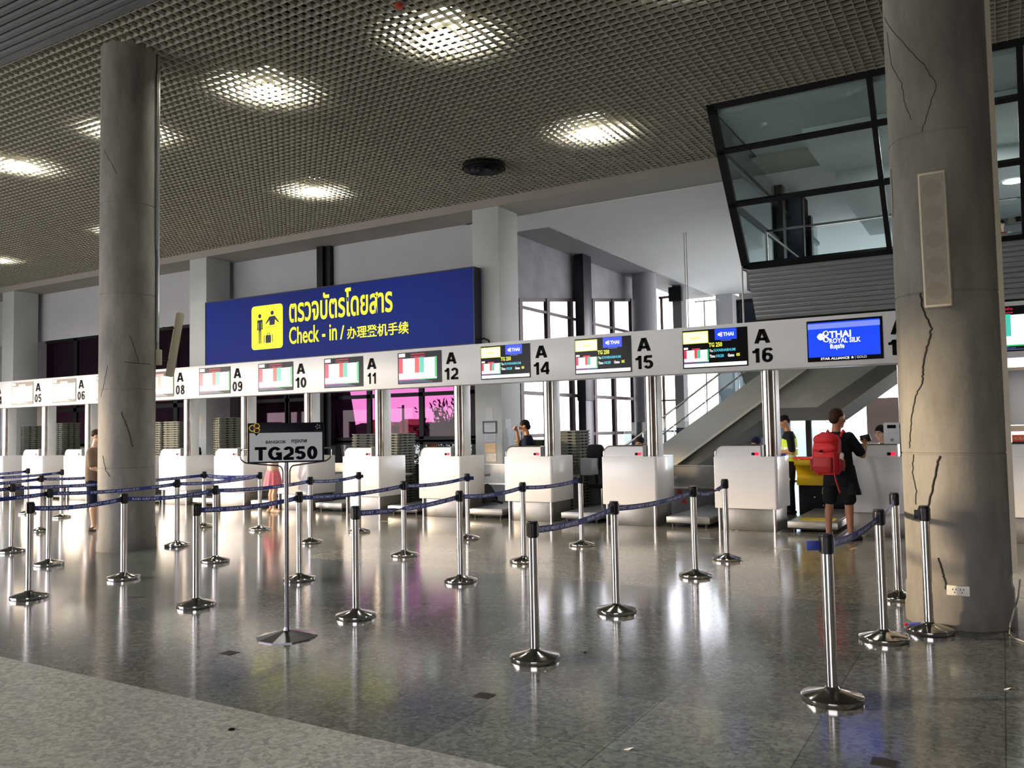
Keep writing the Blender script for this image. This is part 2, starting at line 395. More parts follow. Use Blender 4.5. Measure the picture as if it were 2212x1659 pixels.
fr.prism([(19.3, 5.02), (30.2, 6.37), (30.2, 6.47), (19.3, 5.12)], 'x', SX-.08, SX+.03)
o = struct('window_5', fr, mat('brown_frame', lin(74, 60, 66), .5), label='tall glazed side wall with brown mullions')
gl.prism([(18.3, 0), (30.2, 0), (30.2, 6.4), (18.3, 4.95)], 'x', SX-.006, SX+.006); gl.build('pane', CLEAR, o)
g = MB(); g.box(SX+.12, SX+.42, 23.25, 23.85, 2.42, 6.97); g.box(SX+.14, SX+.40, 23.27, 23.83, 0, 2.42); struct('window_post', g, mat('navy_post', (.010, .013, .020), .35), bevel=.01)
# round grey column in front of the side wall
g = MB(); g.lathe([(.42, 0), (.42, 6.97)], (-10.72, 27.7, 0), 40); struct('column', g, mat('grey_column', lin(150, 150, 156), .7), True)
# far end: two bright windows, a box pillar
window('window_6', 'Y', 31.0, SX, -10.45, 0, 6.6, [at(1430, 700, Y=31).x, at(1459, 700, Y=31).x], [2.58, 1.39], CLEAR, mat('tan_frame', lin(150, 118, 104), .5), .09)
g = MB(); g.box(-10.75, -10.40, 30.7, 31.2, 0, 6.97); struct('pillar', g, mat('grey_pillar', lin(120, 120, 122), .7))  # even mid grey, darker than the hall pillars
g = MB(); g.box(-10.85, -10.35, 30.55, 30.75, 6.35, 6.9); struct('trim_2', g, DARK)
window('window_7', 'Y', 33.9, -10.9, -9.9, 0, 6.75, [-10.5], [1.6], CLEAR, mat('white_frame', lin(220, 218, 214), .5), .05)
g = MB(); g.box(-10.05, -9.35, 34.0, 36, 0, 6.98); struct('pillar', g, WALL)
window('window_8', 'Y', 34.6, -9.4, -7.6, 4.4, 6.7, [-9.3], [5.3], glass('dark_glass', (.10, .13, .17), .06), DARK, .14)
g = MB(); g.box(-9.4, -7.5, 35.2, 35.4, 0, 8.6); g.box(-7.5, 6, 35.2, 35.4, 6.9, 8.6); struct('wall_far', g, WALL)  # right part kept open below the lintel to bring daylight onto the soffit
# ------------------------------------------------------------------ outside
g = MB(); g.box(-330, 120, -160, 330, -1.2, -.35); struct('ground', g, mat('apron', lin(205, 200, 190), .9, var=.1, scale=.05))
random.seed(3)
g = MB(); pts = [(-420, -.4)]
xx = -420
while xx < -126:
    pts.append((xx, 4.4+1.7*math.sin(xx*.043)+1.0*math.sin(xx*.11+1)+random.uniform(-.4, .4))); xx += 3
pts += [(-122, -.4)]
g.prism(pts, 'y', 200, 216); struct('hills', g, mat('far_woodland', (.012, .02, .016), .9, var=.3, scale=.3), label='dark wooded ridge on the horizon')
g = MB(); g.prism([(-340, 40), (-.635*40, 40), (-.635*199, 199), (-340, 199)], 'z', -.36, -.1); struct('ground_field', g, mat('field', (.018, .024, .016), .95, var=.3, scale=.2))
# building outside the tinted glass, cutting off the sky on the left
bA = at(722, 865, Y=24); bB = at(735, 950, Y=24)
g = MB(); g.prism([(-60, -.3), (-60, 9), (bA.x-(9-bA.z)*.23, 9), (bA.x, bA.z), (bB.x, bB.z), (bB.x+.2, -.3)], 'y', 24, 25)
tag(g.build('neighbouring_building', mat('dark_wall', (.028, .022, .03), .8, var=.2)), 'dark building outside the purple tinted windows', 'building')
p0 = at(871, 905, Y=120)
g = MB(); g.cyl((p0.x, 120, -.3), (p0.x, 120, at(871, 875, Y=120).z), .22, 8); g.box(p0.x-1.2, p0.x+.2, 119.9, 120.1, at(871, 880, Y=120).z-.1, at(871, 880, Y=120).z)
tag(g.build('utility_pole', mat('pole_wood', (.03, .025, .025), .9)), 'thin distant utility pole above the ridge outside the window', 'pole')
for a, b, c, h in ((862, 880, 917, 905), (800, 812, 918, 911)):
    q0, q1 = at(a, c, Y=150), at(b, c, Y=150)
    g = MB(); g.box(q0.x, q1.x, 150, 156, -.3, q0.z-.2); g.prism([(q0.x-1, q0.z-.2), (q1.x+1, q0.z-.2), ((q0.x+q1.x)/2, q0.z+1.2)], 'y', 150, 156)
    tag(g.build('distant_house', mat('red_roof_house', lin(150, 70, 50), .8)), 'small reddish house below the ridge outside, beside the pole' if a == 862 else 'small reddish house left of the distant pole', 'house')
# ------------------------------------------------------------------ unseen front wall behind the camera, openings shaped to steer sun and sky light
g = MB(); g.box(-11, -1.5, -2.6, -2.4, 0, 8.6); g.box(-1.5, 2.6, -2.6, -2.4, 2.9, 8.6); g.box(2.6, 6.0, -2.6, -2.4, 0, 8.6); g.box(-34.0, -11, -2.6, -2.4, 5.1, 8.6)  # doorway gap right behind the camera added to light the flight board
g.prism([(-41, 8.6), (-34, 8.6), (-34, 5.1)], 'y', -2.6, -2.4); g.box(-75, -40, -2.6, -2.4, 7.2, 8.6)  # sloping and raised opening edges shaped to cut the low sun
struct('wall_front', g, WALL)
g = MB(); g.box(6, 6.2, -2.6, 18, 0, 8.6); g.box(6, 6.2, 18, 35.4, 6.9, 8.6); struct('wall_right', g, mat('right_wall', lin(120, 118, 116), .8))  # left open beyond the beam to let sky light reach the soffit
# ------------------------------------------------------------------ round concrete columns
def concrete():
    M = bpy.data.materials.new('column_concrete'); M.use_nodes = True; n = M.node_tree.nodes; L = M.node_tree.links; b = n['Principled BSDF']
    t = n.new('ShaderNodeNewGeometry'); z1 = n.new('ShaderNodeTexNoise'); z1.inputs['Scale'].default_value = 1.6; z1.inputs['Detail'].default_value = 8; z1.inputs['Roughness'].default_value = .65
    mp = n.new('ShaderNodeMapping'); mp.inputs['Scale'].default_value = (2.2, 2.2, .7); L.new(t.outputs['Position'], mp.inputs[0]); L.new(mp.outputs[0], z1.inputs['Vector'])
    rp = n.new('ShaderNodeValToRGB'); rp.color_ramp.elements[0].position = .3; rp.color_ramp.elements[0].color = (.15, .14, .117, 1)
    rp.color_ramp.elements[1].position = .7; rp.color_ramp.elements[1].color = (.29, .272, .230, 1)
    L.new(z1.outputs['Fac'], rp.inputs[0])
    z2 = n.new('ShaderNodeTexNoise'); z2.inputs['Scale'].default_value = 30; z2.inputs['Detail'].default_value = 6; L.new(t.outputs['Position'], z2.inputs['Vector'])
    bu = n.new('ShaderNodeBump'); bu.inputs['Strength'].default_value = .25; bu.inputs['Distance'].default_value = .008; L.new(z2.outputs['Fac'], bu.inputs['Height']); L.new(bu.outputs[0], b.inputs['Normal'])
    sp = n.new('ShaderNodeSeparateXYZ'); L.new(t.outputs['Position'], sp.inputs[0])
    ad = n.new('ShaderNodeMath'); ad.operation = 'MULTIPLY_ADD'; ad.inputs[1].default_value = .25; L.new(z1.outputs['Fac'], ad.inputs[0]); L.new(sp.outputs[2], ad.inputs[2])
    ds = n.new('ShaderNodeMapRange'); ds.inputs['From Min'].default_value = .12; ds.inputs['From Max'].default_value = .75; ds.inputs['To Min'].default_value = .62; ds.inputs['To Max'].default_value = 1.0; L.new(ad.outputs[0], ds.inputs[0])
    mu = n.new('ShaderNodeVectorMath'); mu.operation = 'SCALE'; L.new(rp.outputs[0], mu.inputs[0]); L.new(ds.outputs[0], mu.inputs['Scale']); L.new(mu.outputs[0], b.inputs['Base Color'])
    b.inputs['Roughness'].default_value = .72
    return M
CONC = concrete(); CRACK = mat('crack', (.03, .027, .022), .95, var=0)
LCX, LCY, RCX, RCY, CR = -10.83, 7.57, -.362, 7.68, .376
def column(cx, cy, joints, name):
    prof = [(CR+.022, 0), (CR+.022, .13), (CR+.012, .15), (CR+.012, .29), (CR, .31)]
    for z in joints: prof += [(CR, z-.008), (CR-.006, z-.004), (CR-.006, z+.004), (CR, z+.008)]
    prof += [(CR, CZ+.35)]
    g = MB(); g.lathe(prof, (cx, cy, 0), 64)
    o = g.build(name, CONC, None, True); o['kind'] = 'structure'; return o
def crack(col, cx, cy, pts, r=.004, jit=.006, rr=CR):
    P = [on_cyl(px, py, cx, cy, rr) for px, py in pts]; Q = []
    for i in range(len(P)-1):
        for k in range(6):
            p = P[i].lerp(P[i+1], k/6); a = math.atan2(p.y-cy, p.x-cx)+random.uniform(-jit, jit)/rr; Q.append(Vector((cx+(rr+.001)*math.cos(a), cy+(rr+.001)*math.sin(a), p.z)))
    Q.append(P[-1]); g = MB()
    for i in range(len(Q)-1): pass
    g.tube(Q, r, 5); return g.build('crack', CRACK, col)
cR = column(RCX, RCY, [on_cyl(1990, 980, RCX, RCY, CR).z, on_cyl(1990, 633, RCX, RCY, CR).z, on_cyl(2000, 284, RCX, RCY, CR).z], 'column')
cR['label'] = 'cracked round concrete column on the right'
crack(cR, RCX, RCY, [(1911, 38), (1950, 92), (1995, 140), (2024, 183), (2003, 245), (1992, 285)], .0026)
crack(cR, RCX, RCY, [(1916, 70), (1926, 140), (1948, 180), (1955, 225), (1970, 260)], .0024)
crack(cR, RCX, RCY, [(1925, 365), (1929, 430), (1930, 470)], .002)
crack(cR, RCX, RCY, [(1988, 633), (1993, 668), (2005, 692), (2012, 710), (2006, 735), (1998, 765), (1994, 800), (1992, 826)], .007)
crack(cR, RCX, RCY, [(1992, 826), (1979, 855), (1970, 895), (1967, 935), (1965, 968)], .0055)
crack(cR, RCX, RCY, [(1973, 982), (1972, 1020), (1980, 1062), (1979, 1090)], .005)
crack(cR, RCX, RCY, [(2029, 985), (2022, 1020), (2016, 1050), (2008, 1085), (2004, 1094)], .008)
crack(cR, RCX, RCY, [(2027, 1205), (2036, 1235), (2040, 1250), (2045, 1290), (2044, 1320)], .007)
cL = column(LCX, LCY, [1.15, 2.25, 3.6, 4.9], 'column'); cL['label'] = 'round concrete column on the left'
crack(cL, LCX, LCY, [(232, 790), (225, 830), (218, 858)], .003); crack(cL, LCX, LCY, [(262, 890), (275, 925), (287, 965)], .006)
crack(cL, LCX, LCY, [(222, 985), (228, 1015), (238, 1030)], .004); crack(cL, LCX, LCY, [(280, 725), (290, 750), (300, 785)], .004)
crack(cL, LCX, LCY, [(268, 782), (300, 785), (325, 787)], .004, .002); crack(cL, LCX, LCY, [(225, 325), (240, 350), (252, 375)], .003)
# trunking and conduits fixed to the columns
CREAM = mat('cream_plastic', lin(214, 204, 178), .55); CONDM = mat('galvanised', (.58, .62, .60), .3, .9)
b0 = math.radians(-2.65)
def side_dir(cx, cy, frac):   # unit vector from the column axis, frac = -1 left silhouette .. 0 facing camera .. 1 right silhouette
    v = Vector((-cx, -cy, 0)).normalized(); r = Vector((-v.y, v.x, 0)); a = frac*PI/2
    return v*math.cos(a)+r*math.sin(a)
dR = side_dir(RCX, RCY, 1.0); tR = Vector((-dR.y, dR.x, 0))
c0 = Vector((RCX, RCY, 0))+dR*(CR+.016)
g = MB(); g.obox(c0+Vector((0, 0, 3.8)), dR*.022, tR*.02, (0, 0, 3.4)); t = thing('cable_trunking', 'tall cream cable trunking up the right side of the cracked column', 'trunking', c0+Vector((0, 0, .4)))
g.build('trunk', CREAM, t)
t = thing('conduit_bundle', 'galvanised conduits running up the right side of the left column', 'conduit', (LCX, LCY, 2.8))
for fr_, zz in ((.86, 2.95), (.95, 2.75), (1.04, 3.0), (.78, 4.3)):
    d = side_dir(LCX, LCY, fr_); p = Vector((LCX, LCY, 0))+d*(CR+.022)
    g = MB(); g.cyl(p+Vector((0, 0, zz)), p+Vector((0, 0, CZ-.01 if fr_ > .8 else 6.9)), .022 if fr_ > .8 else .012, 12); g.build('pipe', CONDM, t, True)
d = side_dir(LCX, LCY, .93); p = Vector((LCX, LCY, 2.73))+d*(CR+.04); q = Vector((-d.y, d.x, 0))
g = MB(); g.obox(p, d*.04, q*.06, (0, 0, .11)); g.build('junction_box', CREAM, t, bevel=.008)
# column loudspeakers, tilted off the columns
def speaker(face, base, z0, z1, tilt, label, w=.19, dp=.105):
    f = Vector(face).normalized(); sdv = Vector((-f.y, f.x, 0))
    up = (Vector((0, 0, 1))*math.cos(tilt)+f*math.sin(tilt)); nf = (f*math.cos(tilt)-Vector((0, 0, 1))*math.sin(tilt))
    h = (z1-z0)/math.cos(tilt); c = Vector(base)+Vector((0, 0, (z0+z1)/2))
    t = thing('column_speaker', label, 'loudspeaker', c)
    g = MB(); g.obox(c, sdv*w/2, nf*dp/2, up*h/2); g.build('housing', CREAM, t, bevel=.012)
    g = MB(); g.obox(c+nf*(dp/2+.001), sdv*(w/2-.014), nf*.003, up*(h/2-.02)); gr = g.build('grille', mat('speaker_grille', lin(158, 148, 130), .7, var=.1, scale=60), t)
    for k in range(5):
        cc = c+nf*(dp/2+.004)+up*(h*(-.38+.19*k)); g = MB(); g.cyl(cc, cc+nf*.002, w*.34, 28); g.build('driver', mat('speaker_cone', lin(150, 139, 121), .7), t, True)
    for s in (-.25, .25):
        a = c-nf*dp/2+up*h*s; b = Vector((base[0], base[1], a.z))-f*(.2); g = MB(); g.bar(a, a-f*.16, .03, .02); g.build('bracket', DARK, t)
fR = side_dir(RCX, RCY, -.06)
speaker(fR, Vector((RCX, RCY, 0))+fR*(CR+.17), 2.47, 3.5, math.radians(4), 'long cream loudspeaker on the front of the cracked right column')
fL = side_dir(LCX, LCY, 1.05)
speaker(fL, Vector((LCX, LCY, 0))+fL*(CR+.26), 2.46, 3.4, math.radians(9), 'long cream loudspeaker tilted off the right side of the left column', .17, .10)
# power outlet on the right column
p = on_cyl(2070, 1275, RCX, RCY, CR); d = (p-Vector((RCX, RCY, p.z))).normalized(); q = Vector((-d.y, d.x, 0))
t = thing('power_outlet', 'white double power outlet low on the cracked right column', 'outlet', p)
g = MB(); g.obox(p+d*.012, d*.018, q*.078, (0, 0, .038)); g.build('cover', mat('outlet_white', lin(225, 222, 205), .4), t, bevel=.005)
g = MB()
for s in (-1, 1):
    for u, w_ in ((-.011, .01), (.011, .01), (0, -.012)): g.obox(p+d*.031+q*(s*.026+u)+Vector((0, 0, w_)), d*.001, q*.003, (0, 0, .005))
g.build('sockets', BLK, t)
g = MB(); q0 = Vector((RCX, RCY, 0))+dR*(CR+.05)
g.tube([q0+Vector((0, 0, .35)), q0+Vector((-.02, -.06, .22)), at(2182, 1350, z=.12), at(2181, 1368, z=.012), at(2190, 1378, z=.008), at(2212, 1386, z=.008), at(2260, 1394, z=.008)], .006, 8)
tag(g.build('floor_cable', mat('grey_cord', lin(150, 148, 142), .6), None, True), 'grey cable curling onto the floor by the right column', 'cable')
# ------------------------------------------------------------------ ceiling lamps above the grid
LAMP = mat('lamp_glow', (1, 1, 1), .5, emit=(1.0, .97, .88), es=200.)
REFL = mat('lamp_reflector', (.85, .85, .83), .35, .6)
HOUS = mat('lamp_housing', (.35, .35, .34), .6)
lampdesc = {}
def lamp(x, y, label, on=True):
    t = thing('ceiling_lamp', label, 'lamp', (x, y, 7.42), 'downlights above the open ceiling grid' if on else None)
    g = MB(); g.lathe([(.17, .26), (.20, .12), (.30, 0)], (x, y, 7.42), 28, False); g.build('reflector', REFL, t, True)
    g = MB(); g.lathe([(.18, .0), (.19, .24)], (x, y, 7.60), 20); g.build('housing', HOUS, t, True)
    if on:
        g = MB(); g.lathe([(.005, -.05), (.08, -.045), (.13, -.02), (.15, .02)], (x, y, 7.52), 20); g.build('bulb', LAMP, t, True)
for x, lb in ((-3.05, 'lit ceiling downlight nearest the right column'), (-6.56, 'lit ceiling downlight high over the middle queue lanes, largest in view'), (-10.06, 'lit ceiling downlight right of the left column top'), (-13.58, 'lit ceiling downlight half hidden behind the left column'), (-17.15, 'lit ceiling downlight at the left edge, level with the left column'), (-20.7, 'lit ceiling downlight beyond the left edge, in the front row')):
    lamp(x, 9.5, lb)
for x, lb in ((-6.44, 'lit ceiling downlight beside the slanted glass box'), (-13.5, 'lit ceiling downlight over the blue check-in sign'), (-20.5, 'lit ceiling downlight low behind the left column'), (-27.0, 'lit ceiling downlight farthest away at the far left')):
    lamp(x, 14.2, lb)
def diffuser(px, py, r, label, z):
    c = at(px, py, z=z); g = MB()
    t = thing('air_diffuser', label, 'vent', c)
    for k in range(3):
        rr = r*(1-.3*k); g = MB(); g.lathe([(rr, .0), (rr-.02, .05), (rr-.09, .09), (rr-.11, .07), (rr-.03, .0)], c-Vector((0, 0, .012*k)), 28, False); g.build('ring', mat('diffuser_dark', (.02, .022, .02), .7), t, True)
    g = MB(); g.lathe([(.01, .08), (r, .10)], c, 28); g.build('throat', mat('diffuser_dark', (.02, .022, .02), .7), t)
diffuser(1045, 366, .46, 'round dark air diffuser in the grid above the glazed side bay', 7.09)
diffuser(640, 60, .55, 'dark round duct above the grid between two lamps', 7.30)
diffuser(1190, 80, .6, 'dark round duct above the grid near the biggest lamp', 7.30)
g = MB(); c = at(862, 10, z=7.19); g.lathe([(.0, -.05), (.05, -.045), (.06, 0)], c, 16); tag(g.build('smoke_detector', mat('red_lens', (.5, .05, .02), .4)), 'small red detector in the ceiling grid near the top edge', 'detector')
# ------------------------------------------------------------------ check-in counters
NUM = {0: '16', 1: '15', 2: '14', 3: '12', 4: '11', 5: '10', 6: '09', 7: '08', 8: '07', 9: '06', 10: '05', 11: '04', -1: '17', -2: '18'}
RX = lambda k: -2.9-1.868*k           # right front corner of counter k
FY = 12.65
RED = mat('led_red', (.3, .0, .01), .4, emit=lin(255, 20, 60), es=.7)
STRIPW = mat('white_board', lin(226, 230, 230), .4, var=.02)
def counter(k, c, label):
    o = Vector((c, FY, 0)); t = thing('check_in_counter', label, 'counter', o, 'white check-in counters in the row')
    pts = rrect(-.95, 0, 0, .80, .05, 6, (0, 0, .4, 1))
    g = MB(); g.prism(pts, 'z', .335, 1.115); g.build('body', COUNT, t, True, .012, o)
    g = MB(); g.box(-.93, -.05, .09, .78, 0, .335); b = g.build('plinth', PLIN, t, False, .006, o)
    g = MB(); g.cyl((-.075, .075, 0), (-.075, .075, .335), .022, 14); g.build('corner_tube', CHROME, b, True, 0, o)
    g = MB(); g.cyl((-.90, .075, 0), (-.90, .075, .335), .022, 14); g.build('corner_tube', CHROME, b, True, 0, o)
    cp = rrect(-.93, -.24, 1.115, 1.285, .13, 7, (0, 1, 0, 0))
    g = MB(); g.prism(cp, 'y', .035, .36); cs = g.build('console', HEADM, t, True, 0, o)
    tr = MB(); P = [(-.93, 1.12)]+[p for p in cp if p[1] > 1.14]
    P = [(-.93, 1.12)]+[(-.80-.13*math.cos(a*PI/16), 1.155+.13*math.sin(a*PI/16)) for a in range(9)]+[(-.24, 1.285)]
    tr.tube([(x, .035, z) for x, z in P], .009, 8); tr.tube([(x, .36, z) for x, z in P], .009, 8); tr.build('edge_trim', CHROME, cs, True, 0, o)
    g = MB(); g.box(-.375, -.325, .030, .036, 1.135, 1.175); d = g.build('display_window', BLK, cs, False, 0, o)
    g = MB(); g.box(-.325, -.272, .028, .037, 1.135, 1.178); g.build('red_digits', RED, cs, False, 0, o)
    g = MB(); g.lathe([(.098, 1.112), (.098, 1.13), (.093, 1.135), (.093, 2.405)], (-.125, .15, 0), 32, False); g.build('pole', PIPE, t, True, 0, o)
    g = MB(); g.box(-.035, -.015, .15, .37, 1.11, 2.41); g.build('side_board', STRIPW, t, False, .004, o)
    g = MB(); g.box(-.95, -.05, .80, 1.08, .70, .74); g.build('desk', mat('desk_grey', lin(150, 152, 155), .5), t, False, 0, o)
    return t
PIPE = mat('worn_steel_pipe', (.34, .315, .285), .22, 1.0, var=.30, scale=4)
for k in range(-2, 13):
    n = NUM.get(k)
    counter(k, RX(k), 'white check-in counter below the sign A %s' % n if n else 'white check-in counter at the far left end, cut by the frame')
# ------------------------------------------------------------------ overhead sign band with screens and counter numbers
HY, HZ0, HZ1 = 12.6, 2.405, 3.13
hx0, hx1 = RX(12)-1.5, 2.6
hd = thing('overhead_sign_band', 'long white sign band over the counters with black counter numbers', 'sign', ((hx0+hx1)/2, HY, HZ0))
g = MB(); g.box(hx0, hx1, HY, HY+.32, HZ0, HZ1); g.build('fascia', HEADM, hd, True, .012)
for k, n in NUM.items():
    cx = RX(k)-.14
    fit_strokes('counter_letter', 'A', cx-.115, cx+.115, 2.80, 3.015, HY-.004, BLK, hd, .20)
    w = .155 if n[0] != '1' or n == '04' else .15
    hw_ = {'11': .10}.get(n, .15)
    fit_strokes('counter_number', n, cx-hw_, cx+hw_, 2.515, 2.73, HY-.004, BLK, hd, .19, .13 if n != '11' else .22)
SW = {}
WHT = scr('white', (255, 255, 255), 1.15); SBLK = mat('screen_black', (.004, .004, .006), .25, spec=.15, var=0)
SRED = scr('red', (228, 20, 70)); SORG = scr('orange', (235, 70, 60)); SGRN = scr('green', (40, 200, 110)); STEAL = scr('teal', (70, 205, 180)); SYEL = scr('yellow', (245, 245, 70), 1.1)
SPYL = scr('pale_yellow', (252, 252, 215), 1.2); SBLU = scr('blue', (8, 72, 255), 1.0); SLBL = scr('light_blue', (130, 150, 250)); SCYN = scr('cyan', (80, 215, 240)); SNAVY = scr('navy', (60, 80, 150), .9); SPNK = scr('pink', (225, 40, 130)); SMAG = scr('orchid', (205, 90, 215))
def rect(name, x0, x1, z0, z1, m, par, y): g = MB(); g.box(x0, x1, y-.0015, y+.0015, z0, z1); return g.build(name, m, par)
def orchid(par, cx, cz, s, y, mt, mi):
    g = MB()
    def petal(ang, ln, wd, m_, nm, off=0):
        P = []
        for i in range(17):
            u = i/16; r_ = wd*math.sin(PI*u)**.7; P.append((ln*u+off, r_))
        P += [(ln*u+off, -wd*math.sin(PI*u)**.7) for u in [i/16 for i in range(15, 0, -1)]]
        ca, sa = math.cos(ang), math.sin(ang)
        q = MB(); q.prism([(cx+s*(a*ca-b*sa), cz+s*(a*sa+b*ca)) for a, b in P], 'y', y-.001-.0008*(nm != 'petal'), y+.001); q.build(nm, m_, par)
    for a, l, w in ((PI, .62, .30), (PI*.36, .55, .26), (-PI*.36, .55, .26)):
        petal(a, l, w, mt, 'petal')
    for a, l, w in ((PI*.36, .36, .13), (-PI*.36, .36, .13)): petal(a, l, w, mi, 'petal_mark', .12)
    g.lathe([(.10*s, -.002), (.10*s, .001)], (cx-.08*s, y, cz), 14, True, (0, -1, 0)); g.build('petal_centre', SMAG, par)
def notice(par, x0, x1, z0, z1, y, w, h, full=True):
    """the red and green baggage notice, laid out in a rectangle"""
    X = lambda u: x0+(x1-x0)*u; Z = lambda v: z0+(z1-z0)*v
    rect('notice_corner', X(.0), X(.17), Z(.865), Z(1.0), WHT, par, y)
    rect('notice_sheet', X(0), X(1), Z(.0), Z(.80), WHT, par, y)
    for a, b, m_, lo in ((.0, .11, SRED, .24), (.43, .545, SORG, .24), (.55, .67, STEAL, .24), (.95, 1.0, SGRN, .05)):
        rect('notice_band', X(a), X(b), Z(lo), Z(.82), m_, par, y-.002)
    rect('notice_line', X(0), X(.54), Z(-.025), Z(.01), SPNK, par, y-.002); rect('notice_line', X(.54), X(1), Z(-.025), Z(.01), SGRN, par, y-.002)
    if full:
        fit_text('notice_title', 'วัตถุและสิ่งของต้องห้าม', X(.33), X(.70), Z(.91), Z(1.0), y-.002, SRED, par, .02, .0005, 1)
        fit_text('notice_title', 'Prohibited items', X(.33), X(.70), Z(.84), Z(.895), y-.002, SRED, par, .02, .0005, 1)
    else: rect('notice_title', X(.33), X(.66), Z(.82), Z(.92), SRED, par, y)
def screen(k):
    c = RX(k); x0, x1, z0, z1 = c-1.36, c-.36, 2.485, 3.065; n = NUM[k]; y = HY-.006
    kind = 'silk' if k == -1 else ('flight' if k in (0, 1, 2) else 'notice')
    lb = {'silk': 'blue screen with a white orchid emblem beside the number A 17', 'flight': 'black flight screen with yellow flight number beside the number A %s' % n,
          'notice': 'red and green baggage notice screen beside the number A %s' % n}[kind]
    t = thing('display_screen', lb, 'screen', ((x0+x1)/2, y, z0), 'screens in the overhead sign band')
    g = MB(); g.box(x0-.006, x1+.006, y-.001, HY+.004, z0-.006, z1+.006); g.build('panel', SBLK, t)
    y -= .003; X = lambda u: x0+(x1-x0)*u; Z = lambda v: z0+(z1-z0)*v
    if kind == 'notice':
        notice(t, X(.02), X(.90 if k in (3, 4) else .985), Z(.13), Z(.98), y, 1, 1, k >= 0 and k < 7 or k == -2)
        for zz in (.025, .06, .092): rect('small_print', X(.02), X(.86-zz*2.5), Z(zz), Z(zz+.018), SNAVY, t, y)
    elif kind == 'flight':
        rect('advert', X(.01), X(.40), Z(.66), Z(.965), SPYL, t, y)
        fr = MB()
        for a, b, c_, d_ in ((.005, .405, .65, .665), (.005, .405, .955, .972), (.005, .013, .65, .97), (.397, .407, .65, .97)): fr.box(X(a), X(b), y-.003, y, Z(c_), Z(d_))
        fr.build('advert_border', SYEL, t)
        rect('advert_text', X(.13), X(.28), Z(.79), Z(.82), SYEL, t, y-.002)
        rect('airline_logo', X(.51), X(.845), Z(.71), Z(1.0), SBLU, t, y)
        fit_text('airline_name', 'THAI', X(.64), X(.80), Z(.80), Z(.90), y-.003, WHT, t, .035, .0005, 2)
        orchid(t, X(.60), Z(.85), .075, y-.003, WHT, SMAG)
        fit_text('small_caption', 'STAR ALLIANCE', X(.60), X(.76), Z(.675), Z(.70), y-.003, SLBL, t, .02, .0005, 1)
        fit_text('flight_number', 'TG 250', X(.41), X(.62), Z(.53), Z(.65), y, SYEL, t, .035, .0005, 2)
        fit_text('to_label', 'To:', X(.42), X(.475), Z(.40), Z(.47), y, WHT, t, .03, .0005, 2)
        fit_text('destination', 'SUVARNABHUMI', X(.485), X(.82), Z(.40), Z(.475), y, SCYN, t, .02, .0005, 2)
        fit_text('time_label', 'Time :', X(.42), X(.52), Z(.25), Z(.33), y, WHT, t, .03, .0005, 2)
        fit_text('time', '10:20', X(.53), X(.64), Z(.25), Z(.33), y, SCYN, t, .03, .0005, 2)
        fit_text('gate_label', 'Gate:', X(.70), X(.80), Z(.25), Z(.33), y, WHT, t, .03, .0005, 2)
        fit_text('gate', '05', X(.83), X(.885), Z(.255), Z(.335), y, SYEL, t, .035, .0005, 2)
        notice(t, X(.015), X(.405), Z(.16), Z(.555), y, 1, 1, False)
        rect('footer', X(.012), X(.985), Z(.02), Z(.115), WHT, t, y)
        rect('footer_line', X(.012), X(.40), Z(.125), Z(.15), SNAVY, t, y)
    else:
        rect('field', X(.01), X(.97), Z(.10), Z(.96), SBLU, t, y)
        rect('top_band', X(.01), X(.975), Z(.80), Z(.93), SLBL, t, y-.002)
        orchid(t, X(.235), Z(.605), .165, y-.003, WHT, SNAVY)
        fit_text('airline_name', 'THAI', X(.30), X(.595), Z(.56), Z(.73), y-.003, WHT, t, .035, .0005, 3)
        fit_text('cabin_name', 'ROYAL SILK', X(.30), X(.72), Z(.425), Z(.55), y-.003, WHT, t, .03, .0005, 2)
        fit_text('thai_line', 'ชั้นธุรกิจ', X(.305), X(.50), Z(.26), Z(.42), y-.003, WHT, t, .04, .0005, 2)
        fit_text('alliance_name', 'STAR ALLIANCE', X(.175), X(.56), Z(.025), Z(.085), y, WHT, t, .025, .0005, 2)
        g = MB(); cc = (X(.60), Z(.056)); g.prism([(cc[0]+(.022 if i % 2 == 0 else .011)*math.sin(i*PI/5), cc[1]+(.022 if i % 2 == 0 else .011)*math.cos(i*PI/5)) for i in range(10)], 'y', y-.001, y+.001); g.build('star', WHT, t)
        rect('divider', X(.635), X(.640), Z(.015), Z(.12), SLBL, t, y)
        fit_text('tier_name', 'GOLD', X(.655), X(.79), Z(.03), Z(.09), y, scr('grey', (200, 200, 205)), t, .02, .0005, 2)
for k in NUM: screen(k)
# ceiling hangers of the sign band
for px, p1, lab, n in ((1480, 505, 'thin double steel hanger above the sign A 16 screen', 2), (1604, 575, 'thin steel hanger left of the louvred wall', 1)):
    q = at(px+3, 708, Y=12.76); t = thing('hanger_rod', lab, 'hanger', (q.x, 12.76, HZ1))
    for i in range(n):
        g = MB(); g.cyl((q.x+.035*i, 12.76, HZ1), (q.x+.035*i, 12.76, at(px, p1, Y=12.76).z if n == 1 else 4.66), .009 if n == 2 else .013, 8); g.build('rod', DBRUSH, t, True)
    if n == 1: g = MB(); g.bar((q.x, 12.76, 3.98), (q.x+.17, 12.80, 3.93), .014); g.build('arm', DBRUSH, t)
